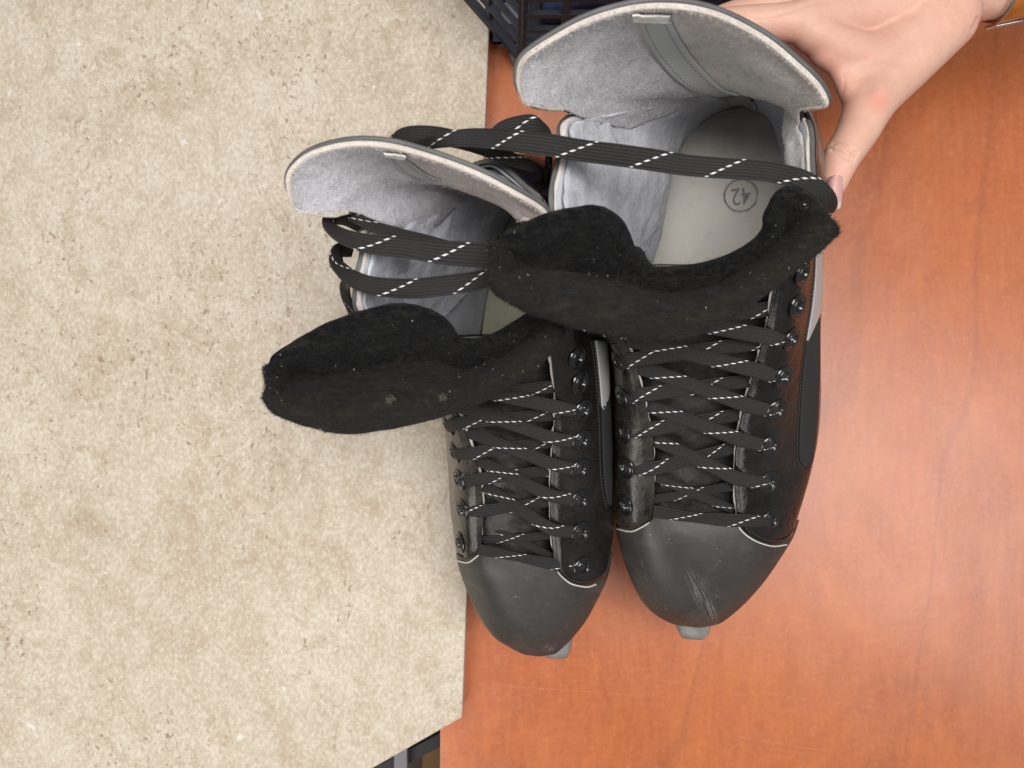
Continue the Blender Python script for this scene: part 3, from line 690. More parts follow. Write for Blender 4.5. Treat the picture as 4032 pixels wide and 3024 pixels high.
    fuzz(mb, base, FN, 110, .10, .016, 2, 53, .9)
    for (px_, py_, sz) in cfg.get('lint', ()):
        tt = Target(base); q_, n_ = tt.hit(px_, py_, 22); r2_ = np.random.default_rng(int(px_))
        for _ in range(60):
            a0 = q_ + r2_.normal(size=3) * w(sz, sz * .7, .02) ; a0[2] = tt.hit(*pix(a0), 22)[0][2] + .03
            tube(mb, [a0, a0 + r2_.normal(size=3) * .05, a0 + r2_.normal(size=3) * .08], .008, 4, 4, 3)
    mb.build('felt_padding', [M['felt'], M['feltf'], M['lint'], M['dull']], tong)
    # stripe and woven panel on the side
    for nm, mt, Lp, Rp, off in cfg['patches']:
        pp, pn = leatherT.drape(Lp, Rp, 40, 10, .02); mb = MB(); sheet(mb, pp, pn, .03, -.02); mb.build(nm, mt, root)
    # seams
    def seam(path, off=.03, r=.035, ln=.15, gap=.22, name='stitching', tgt=both, mt=None):
        mb = MB(); q = cr(A([list(x) for x in path]), 120); pts = []; ns = []
        for x in q:
            h_, n_ = tgt.hit(x[0], x[1]); pts.append(h_ + n_ * off); ns.append(n_)
        pts = A(pts); dl = np.concatenate([[0], np.cumsum(np.linalg.norm(np.diff(pts, axis=0), axis=1))]); s0 = .02
        f_ = lambda s: np.array([np.interp(s, dl, pts[:, c_]) for c_ in range(3)])
        while s0 + ln < dl[-1]:
            tube(mb, [f_(s0), f_(s0 + ln / 2), f_(s0 + ln)], r, 6, 5); s0 += gap
        return mb.build(name, mt or M['thread'], root)
    for sm in cfg['seams']: seam(sm, .02, .028)
    for path in cfg['rims']:      # pale cut edge of the facing over the toe cap
        mb = MB(); q = cr(A(path), 60); pts = [both.hit(x[0], x[1])[0] + both.hit(x[0], x[1])[1] * .03 for x in q]
        ribbon(mb, pts, .09, .12, up=w(0, 0, 1), n=90, sq=.8); mb.build('raw_edge', M['raw'], root)
    # blade holder and runner
    hx, hy, L_, lean, yaw = cfg['holder']; z0 = cfg['hz']
    R = Matrix.Translation(Vector((hx, hy, 0.02))) @ Matrix.Rotation(yaw, 4, 'Z') @ Matrix.Rotation(-lean, 4, 'Y')
    def sect(mb, stations, m=0):     # stations: (y, half width top, z top, z bottom, half width bottom)
        rows = []
        for (y_, wt, zt, zb, wb) in stations:
            rr_ = []
            for k_ in range(16):
                th = 2 * math.pi * k_ / 16; c_, s_ = math.cos(th), math.sin(th)
                zz = (zt + zb) / 2 + (zt - zb) / 2 * np.sign(s_) * abs(s_) ** .5; fz = (zz - zb) / (zt - zb + 1e-6)
                rr_.append(np.array(R @ Vector(((wb + (wt - wb) * fz) * np.sign(c_) * abs(c_) ** .5, y_, zz))))
            rows.append(rr_)
        G_ = A(rows); n_ = len(rows); Fc = [(i * 16 + j, (i + 1) * 16 + j, (i + 1) * 16 + (j + 1) % 16, i * 16 + (j + 1) % 16) for i in range(n_ - 1) for j in range(16)]
        Fc += [tuple(range(16)), tuple((n_ - 1) * 16 + j for j in range(16))[::-1]]
        mb.add(G_.reshape(-1, 3), Fc, None, m)
    mb = MB(); h = L_ / 2
    def st(seq): sect(mb, [( y_, wt, zt, zb, wb) for y_, wt, zt, zb, wb in seq])
    st([(-h - .15, .35, z0 - 1.4, z0 - 2.4, .25), (-h, .85, z0 - .9, z0 - 3.2, .45), (-h + .6, 1.25, z0 - .3, z0 - 4.0, .5), (-h + 3, 1.9, z0, z0 - 4.2, .5), (-h + 7, 2.3, z0, z0 - 4.2, .5), (-h + 8.5, 1.9, z0 - .2, z0 - 4.2, .45), (-h + 9.2, .9, z0 - 2.2, z0 - 4.2, .4)])
    st([(-h + 9, .5, z0 - 3.0, z0 - 4.3, .4), (h - 8, .5, z0 - 3.0, z0 - 4.3, .4)])
    st([(h - 8.2, .9, z0 - 2.2, z0 - 4.2, .4), (h - 7.6, 1.7, z0 - .2, z0 - 4.2, .45), (h - 4, 2.1, z0, z0 - 4.2, .5), (h - 1, 1.9, z0, z0 - 4.1, .5), (h - .2, 1.2, z0 - .6, z0 - 3.6, .45), (h, .6, z0 - 1.2, z0 - 3, .3)])
    hold = mb.build('blade_holder', M['holder'], root)
    mb = MB(); ys = np.linspace(-h - .1, h + .1, 40); rows = []
    for y_ in ys:
        e = max(0, abs(y_) - (h - 2.5)) / 2.5; zb = 1.9 * e ** 2.2; rows.append([np.array(R @ Vector((x_, y_, z_))) for x_, z_ in ((-.15, z0 - 4.0), (.15, z0 - 4.0), (.15, zb), (-.15, zb))])
    G_ = A(rows); Fc = [(i * 4 + j, i * 4 + (j + 1) % 4, (i + 1) * 4 + (j + 1) % 4, (i + 1) * 4 + j) for i in range(39) for j in range(4)] + [(3, 2, 1, 0), (156, 157, 158, 159)]
    mb.add(G_.reshape(-1, 3), Fc); mb.build('runner', M['steel'], hold, smooth=False)
    return dict(root=root, P=P, N=N, TP=TP, insole=insT, ins=ins, inner=inner, lt=leatherT)
def pix(q):
    d = CAMH - q[2]; return (2016 + q[0] / d * F, 1512 - q[1] / d * F)
def leaf(ring, cy, ry): return ring
def ellip(cx, cy, z, hw, hl, yaw, tilt, n=48, front=None):
    out = []
    for k_ in range(n):
        t = 2 * math.pi * k_ / n; x = hw * math.cos(t) * (1 + (.16 if math.sin(t) < 0 else 0)); y = hl * np.sign(math.sin(t)) * abs(math.sin(t)) ** .85
        X = x * math.cos(yaw) - y * math.sin(yaw); Y = x * math.sin(yaw) + y * math.cos(yaw); out.append((cx + X, cy + Y, z + x * tilt + max(0, y) * .035))
    return A(out)

# right skate ------------------------------------------------
Rc = [
 [p(2903,2052,13.2), p(2955,2108,13.1), p(3040,2143,12.7), p(3118,2112,11.2), w(17.0,-9.2,10.0), w(16.2,-9,9)],
 [p(2891,1900,13.9), p(2955,1900,14.2), p(3045,1900,13.8), p(3176,1900,11.8), w(17.9,-6,10.3), w(16.9,-6,9.1)],
 [p(2897,1750,14.8), p(2960,1750,15.1), p(3050,1750,14.8), p(3205,1750,12.3), w(18.3,-3.6,10.8), w(17.2,-3.6,9.2)],
 [p(2928,1600,16), p(2990,1600,16.3), p(3080,1600,16), p(3222,1600,12.8), w(18.4,-1.2,11), w(17.2,-1.2,9.3)],
 [p(2973,1450,17.4), p(3025,1450,17.6), p(3105,1450,17.2), p(3227,1450,13.5), w(18.3,1,11), w(17.1,1,9.3)],
 [p(3013,1300,18.8), p(3065,1300,19), p(3135,1300,18.4), p(3230,1300,14.5), w(18.2,3.2,11), w(17,3.2,9.3)],
 [p(3048,1150,20), p(3100,1150,20), p(3165,1150,19.4), p(3238,1150,15.5), w(18.1,5.5,11.2), w(17,5.5,9.4)],
 [p(3100,1000,21.2), p(3140,1000,21), p(3190,1000,20.2), p(3242,1000,16), w(18,8,11.5), w(17,8,9.4)],
 [p(3205,810,22), p(3236,810,21), p(3252,810,19.5), p(3250,810,16), w(18,10.5,12), w(17.2,10.5,9.4)],
 [p(3212,620,21.6), p(3232,620,20.7), p(3244,620,19), p(3244,620,16), w(18,13,12), w(17.3,13,9.3)],
 [p(3196,470,20.9), p(3212,470,20), p(3220,480,18.5), p(3216,490,16), w(17.6,15.3,12), w(17,15.2,9.2)],
 [w(13.8,14.6,19), w(14.5,15.8,17.5), w(15.5,16.5,16), w(16.4,17,14), w(16.6,17.3,12), w(16.2,17.2,9)],
 [w(11.4,16.9,15.6), w(12.1,17.3,14.6), w(12.8,17.8,13.5), w(13.6,18.3,12), w(14,18.3,10.5), w(14.1,18,8.6)],
 [w(7.8,15.6,16.2), w(8.8,16.1,14.8), w(9.9,16.5,13.4), w(10.8,17,12), w(11.4,17,10), w(11.8,16.8,8.2)],
 [w(2.7,12.9,20.5), w(4.6,13.8,17.5), w(6.6,14.4,14.5), w(8.5,14.8,11.8), w(9.6,14.9,9.5), w(10.3,14.8,7.8)],
 [w(2.1,10.6,21.5), w(4,11,18.5), w(6.2,11.5,15), w(8,11.8,12), w(9,12,9.5), w(9.8,12,7.7)],
 [w(1.7,8.2,22), w(3.8,8.6,18.5), w(5.9,9,15), w(7.5,9.3,12), w(8.4,9.5,9.5), w(9.3,9.5,7.6)],
 [w(2.6,6.1,21), w(4,6.4,19), w(5.5,6.8,16), w(6.8,7.2,12.5), w(7.6,7.4,9.8), w(8.7,7.5,7.5)],
 [w(3.9,4.5,20), w(4.3,4.6,19), w(5,4.8,16.5), w(6.3,5,13), w(7,5,10), w(8.2,5,7.5)],
 [p(2430,1300,18.8), p(2385,1300,18.3), p(2390,1310,16), w(6,3,12.8), w(6.6,3,9.8), w(7.8,3,7.5)],
 [p(2503,1445,17.3), p(2465,1445,17.2), p(2427,1435,16.2), p(2412,1430,14), w(6.4,1,10.5), w(7.5,1,7.4)],
 [p(2545,1600,16), p(2500,1600,16), p(2448,1590,15), p(2414,1590,12.5), w(6.4,-1.2,10), w(7.3,-1.2,7.4)],
 [p(2574,1750,14.8), p(2525,1750,14.9), p(2460,1740,14.3), p(2416,1740,11.8), w(6.5,-3.6,9.5), w(7.3,-3.6,7.4)],
 [p(2578,1900,13.9), p(2530,1900,14), p(2462,1890,13.5), p(2417,1880,11.3), w(6.6,-6,9.4), w(7.4,-6,7.4)],
 [p(2572,2045,13.2), p(2535,2066,13.1), p(2480,2080,12.7), p(2424,2060,11), w(7,-8.8,9.2), w(7.9,-9,7.5)],
]
right = dict(label='black ice skate on the right with number 42 insole, a thumb gripping its cuff', base=(12.5, 0, 0), cols=Rc, ref=w(11, 3, 13),
 suede=[.2,.2,.22,.25,.3,.35,.4,.5,.7,.8,.85,.75,.40,.62,.92,.93,.86,.55,.4,.35,.3,.25,.22,.2,.2], suede_span=(8, 184), wr=.26,
 guard=[
  [w(2.9,13.0,20.0), p(2205,436,21.5), p(2150,430,22.3), p(2095,418,23), p(2050,380,23.4)],
  [w(4.0,13.8,18.6), p(2240,410,21), p(2150,370,22.5), p(2070,330,23.5), p(2026,305,24)],
  [w(5.5,14.6,17.6), p(2320,380,20), p(2220,310,22), p(2120,235,23.5), p(2055,212,24.4)],
  [w(7.4,15.2,16.8), p(2430,360,19), p(2330,240,21.5), p(2240,150,23.6), p(2185,120,24.8)],
  [w(9.3,16.0,16), p(2560,350,18.2), p(2450,205,21), p(2370,90,23.8), p(2330,48,25.2)],
  [w(11.0,16.5,15.4), p(2720,340,17.8), p(2610,190,20.6), p(2540,60,24), p(2510,2,25.6)],
  [w(12.4,16.6,15.4), p(2860,330,18.2), p(2760,180,21), p(2710,60,24), p(2690,0,25.6)],
  [w(13.6,15.9,16), p(2950,340,19), p(2890,210,21.5), p(2865,110,24), p(2852,42,25.2)],
  [w(14.3,15.0,17), p(3030,360,20), p(3000,255,22.2), p(3010,180,23.6), p(3022,130,24.7)],
  [w(14.4,14.2,18), p(3090,380,20.8), p(3090,310,22.4), p(3120,260,23.3), p(3143,228,24.1)],
  [w(14.4,13.4,19), p(3130,395,21), p(3160,355,22.2), p(3200,330,23), p(3232,315,23.6)],
  [w(14.2,13.2,19.8), p(3165,405,21.2), p(3200,400,22), p(3240,398,22.6), p(3272,390,23.0)],
 ], gref=w(10, 5, 20), barsag=.25, tapez=9, pad=[0,0,0,0,0,.1,.3,.6,.9,1.2,1.2,.5,.1,.1,.2,.1,0,0,0,0,0,0,0,0,0], guardmat=M['gR'], anklemat=M['aR'], rimw=.17,
 tapeL=[(2510,76),(2527,130),(2578,220),(2646,300),(2710,345),(2780,375),(2848,400),(2866,440),(2880,482)],
 tapeR=[(2644,80),(2665,125),(2715,205),(2790,292),(2855,350),(2910,368),(2922,385),(2945,430),(2962,480)],
 tabL=[(2488,46),(2490,60),(2492,72)], tabR=[(2640,50),(2636,66),(2630,80)],
 toe=[
  [(2426,2025,10.2),(2540,2030,12.6),(2735,2038,12.9),(2950,2045,12.9),(3142,2050,11)],
  [(2434,2100,10.2),(2546,2110,12.5),(2735,2118,12.9),(2945,2120,12.8),(3124,2108,10.9)],
  [(2450,2172,10.1),(2560,2190,12.2),(2735,2200,12.7),(2935,2200,12.5),(3092,2168,10.8)],
  [(2484,2275,9.9),(2590,2295,11.7),(2740,2310,12.2),(2900,2305,11.9),(3022,2275,10.4)],
  [(2532,2370,9.6),(2630,2385,11),(2743,2398,11.3),(2870,2385,11.1),(2950,2362,10)],
  [(2592,2430,9.3),(2668,2445,10),(2745,2455,10.1),(2825,2445,10),(2880,2425,9.7)],
  [(2665,2462,9),(2705,2468,9.2),(2747,2472,9.3),(2790,2467,9.3),(2830,2455,9.2)],
 ], toeref=w(12, -8, 8), toemat=m_toe('charcoal_toe_rubber_scuffed', (-.0098, -.1300, .0062, .029, .50)),
 islope=.055, insolemat=M['insole'],
 eyL=[(2462,1989),(2465,1841),(2457,1702),(2448,1563),(2434,1428),(2395,1315,18),(2350,1200,19)],
 eyR=[(3034,2048),(3026,1900),(3035,1753),(3060,1614),(3085,1483),(3117,1335),(3140,1205),(3160,1074)],
 lw=.80,
 tongue=[(2560,2930,2060,12.1),(2560,2910,1900,13.0),(2560,2910,1750,13.8),(2525,2950,1600,14.9),(2480,3000,1450,16.2),(2400,3040,1300,17.5),(2330,3080,1150,18.7),(2330,3080,1050,19.3)],
 felt=[
  [p(1936,995,24.9), p(1928,1014,25.0), p(1925,1035,25.1), p(1928,1056,25.1), p(1936,1076,25.0)],
  [p(1965,945,25.0), p(1962,985,24.9), p(1962,1040,25.0), p(1962,1090,25.1), p(1968,1125,24.7)],
  [p(2010,918,25.4), p(2010,985,24.4), p(2005,1060,24.6), p(1995,1120,25.0), p(2005,1162,24.4)],
  [p(2160,853,26.2), p(2170,950,24.2), p(2160,1060,23.8), p(2120,1170,24.4), p(2105,1224,23.6)],
  [p(2325,815,26.4), p(2330,940,24.0), p(2320,1080,23.2), p(2290,1210,24.0), p(2270,1280,23.2)],
  [p(2425,850,25.6), p(2430,980,23.4), p(2430,1110,22.8), p(2415,1240,23.6), p(2410,1308,22.8)],
  [p(2482,945,24.0), p(2500,1040,22.4), p(2520,1140,22.4), p(2530,1250,23.3), p(2540,1324,22.6)],
  [p(2520,1040,21.8), p(2590,1095,21.6), p(2620,1170,22.2), p(2640,1255,23.2), p(2655,1325,22.5)],
  [p(2640,1048,21.4), p(2700,1100,21.6), p(2730,1160,22.2), p(2755,1230,23.0), p(2775,1292,22.4)],
  [p(2775,1030,21.4), p(2820,1080,21.7), p(2850,1130,22.2), p(2875,1180,23.0), p(2892,1226,22.5)],
  [p(2900,985,21.8), p(2945,1020,22), p(2970,1060,22.4), p(2990,1105,23), p(3005,1140,22.6)],
  [p(2995,925,22.4), p(3040,945,22.4), p(3070,980,22.8), p(3100,1020,23.2), p(3125,1048,22.8)],
  [p(3030,835,24.0), p(3085,860,22.8), p(3130,905,22.9), p(3180,950,23.4), p(3215,978,23)],
  [p(3085,755,24.8), p(3130,800,23.8), p(3180,840,23.6), p(3235,885,23.8), p(3270,925,23.2)],
  [p(3180,770,24.6), p(3210,795,24.2), p(3245,825,24.2), p(3275,860,24), p(3296,885,23.6)],
 ], feltth=.40,
 patches=[('side_stripe', M['stripe'], [(3212,962),(3208,1090),(3196,1210),(3180,1310),(3175,1340)], [(3236,962),(3241,1090),(3241,1190),(3226,1240),(3180,1342)], .02),
          ('woven_panel', M['panel'], [(3176,1345),(3162,1450),(3152,1600),(3146,1740),(3150,1815),(3172,1838)], [(3226,1250),(3226,1450),(3219,1600),(3208,1740),(3196,1815),(3176,1840)], .02)],
 seams=[[(3210,960),(3204,1090),(3188,1230),(3170,1345),(3156,1450),(3146,1600),(3138,1740),(3143,1820),(3165,1850),(3190,1838)],
        [(2920,2040),(2908,1900),(2912,1750),(2945,1600),(2990,1450),(3030,1300),(3065,1150)],
        [(2560,2030),(2566,1900),(2560,1750),(2532,1600),(2490,1445)],
        [(2935,2078),(2985,2110),(3040,2128),(3095,2118),(3128,2080)], [(2440,2060),(2486,2066),(2530,2050),(2552,2034)]],
 rims=[[(2905,2070),(2925,2096),(2960,2122),(3000,2140),(3045,2150),(3095,2144)], [(2430,2082),(2486,2092),(2530,2074),(2556,2056)]],
 holder=(13.9, 1.2, 36.4, math.radians(9), math.radians(-2.6)), hz=8.0,
 loose=[
  dict(pts=[(3232,880,19.5),(3262,835,21.5),(3256,790,22.6),(3215,742,23.2),(3150,705,23.5),(3050,680,23.4),(2950,668,23.3),(2830,661,23.3),(2700,650,23.4),(2560,628,23.4),(2430,610,23.3),(2300,594,23.2),(2150,570,23.2),(2030,556,23.4),(1900,545,24.4),(1800,545,24.9),(1700,560,24.5),(1600,590,23)],
       tw=[50,40,28,12,4,0,0,0,0,0,0,0,0,0,0,10,30,40], wm=[.9,.9,.95,.95,.95,.95,.95,.98,1,1.05,1.05,1.05,1.08,1.05,.95,.75,.6,.5], up=w(.0,.0,1), w=.95),
  dict(pts=[(1530,575,22.5),(1590,535,23.2),(1680,532,23.6),(1780,545,23.2),(1900,580,22.2),(2010,625,21.5),(2095,655,21),(2145,680,19.5),(2160,720,17)], tw=[0]*9, wm=[.6,.85,.95,.9,.85,.75,.6,.5,.4], w=.9),
  dict(pts=[(1930,560,22.5),(1980,515,22.6),(2050,495,22.7),(2110,492,22.6),(2150,520,22),(2162,570,21.6),(2160,640,21),(2155,720,19.8),(2165,800,18)], tw=[0,0,0,10,45,60,55,60,60], wm=[.7,.95,1.05,1.05,.9,.6,.55,.55,.5], w=.9),
 ])
R_ = build_skate(right)

# left skate -------------------------------------------------
Lc = [
 [p(2181,2220,13), p(2222,2272,13), p(2292,2303,12.4), p(2383,2272,11), w(5.6,-11.7,9.6), w(4.8,-11.7,8.2)],
 [p(2168,2080,13.6), p(2220,2085,13.7), p(2295,2085,13.2), p(2414,2080,11.3), w(5.8,-9,10), w(5.1,-9,8.3)],
 [p(2164,1950,14.2), p(2215,1950,14.3), p(2290,1950,13.8), p(2413,1950,11.7), w(5.85,-6.9,10.2), w(5.2,-6.9,8.4)],
 [p(2170,1830,14.9), p(2220,1830,15.0), p(2292,1830,14.5), p(2411,1830,12.2), w(5.85,-4.9,10.5), w(5.2,-4.9,8.5)],
 [p(2180,1700,15.9), p(2228,1700,16), p(2298,1700,15.5), p(2409,1700,12.8), w(5.85,-2.9,10.8), w(5.3,-2.9,8.6)],
 [p(2186,1580,17), p(2232,1580,17), p(2300,1580,16.5), p(2406,1580,13.3), w(5.8,-1,11), w(5.3,-1,8.6)],
 [p(2175,1450,18.3), p(2220,1450,18.2), p(2288,1450,17.6), p(2402,1450,14), w(5.8,1,11.3), w(5.3,1,8.6)],
 [p(2166,1320,19.6), p(2215,1320,19.4), p(2278,1330,18.6), p(2394,1350,14.5), w(5.8,3.2,11.5), w(5.2,3.5,8.6)],
 [w(2,4.2,20.8), w(3,4.4,20), w(4.1,4.8,18), w(5.2,5.3,14.5), w(5.7,5.8,11.5), w(5.2,6,8.6)],
 [w(2,6.5,21.2), w(3,7,20), w(4,7.6,18), w(5,8.3,14.5), w(5.4,8.8,11.5), w(5,9,8.5)],
 [w(1.7,8.5,20.9), w(2.7,9.3,19.3), w(3.8,10.2,17), w(4.6,11,14), w(4.8,11.5,11), w(4.4,11.3,8.2)],
 [w(.7,9.6,20.6), w(1.7,10.6,18.5), w(2.7,11.6,16), w(3.6,12.6,13.5), w(3.8,12.9,11), w(3.7,12.7,8)],
 [w(-1.0,10.9,20.2), w(-.2,11.8,18), w(.8,12.6,15.5), w(1.8,13.3,12.5), w(2.4,13.4,10), w(2.6,13.1,7.8)],
 [w(-3.2,11.0,17.2), w(-2.2,11.6,15.8), w(-1.1,12,15), w(-.2,12.8,12), w(.6,13,9.6), w(1,13,7.2)],
 [w(-6.9,7.4,21.3), w(-5.5,8.2,18.5), w(-4,9,15.5), w(-2.7,10,12), w(-1.6,10.5,9.4), w(-.6,10.5,7)],
 [w(-7.0,6,22), w(-6,6.5,19), w(-4.8,7,15.5), w(-3.6,7.5,12), w(-2.4,8,9.4), w(-1.3,8,6.9)],
 [w(-7.3,4.5,22), w(-6.6,4.8,19), w(-5.4,5.2,15.5), w(-4.3,5.6,12), w(-3,6,9.5), w(-1.9,6.2,6.8)],
 [w(-7.2,3.1,21.3), w(-6.7,3.3,18.5), w(-5.8,3.6,15.5), w(-4.7,4,12), w(-3.5,4.2,9.5), w(-2.2,4.4,6.8)],
 [w(-5.6,1.4,19.2), w(-5.8,1.5,17.8), w(-5.4,1.7,15), w(-4.5,2,12), w(-3.7,2,9.5), w(-2.5,2,6.8)],
 [p(1765,1580,17.1), p(1738,1580,16.7), p(1722,1580,15.5), w(-4.3,-1,12), w(-3.9,-1,9.5), w(-2.6,-1,6.8)],
 [p(1825,1700,15.6), p(1795,1695,15.4), p(1764,1685,14.4), p(1753,1680,12.2), w(-4,-2.8,9.5), w(-2.6,-2.8,6.8)],
 [p(1865,1800,14.6), p(1830,1795,14.5), p(1790,1785,13.6), p(1770,1780,11.6), w(-4,-4.5,9.2), w(-2.6,-4.5,6.8)],
 [p(1893,1900,13.7), p(1855,1895,13.7), p(1810,1888,13), p(1777,1880,11), w(-3.9,-6.2,9), w(-2.6,-6.2,6.8)],
 [p(1903,2010,13), p(1868,2010,13.1), p(1822,2005,12.6), p(1781,1995,10.6), w(-3.8,-8.2,8.8), w(-2.6,-8.2,6.8)],
 [p(1896,2150,12.5), p(1872,2184,12.4), p(1832,2198,11.8), p(1797,2180,10), w(-3.4,-10.6,8.6), w(-2.4,-10.8,6.8)],
]
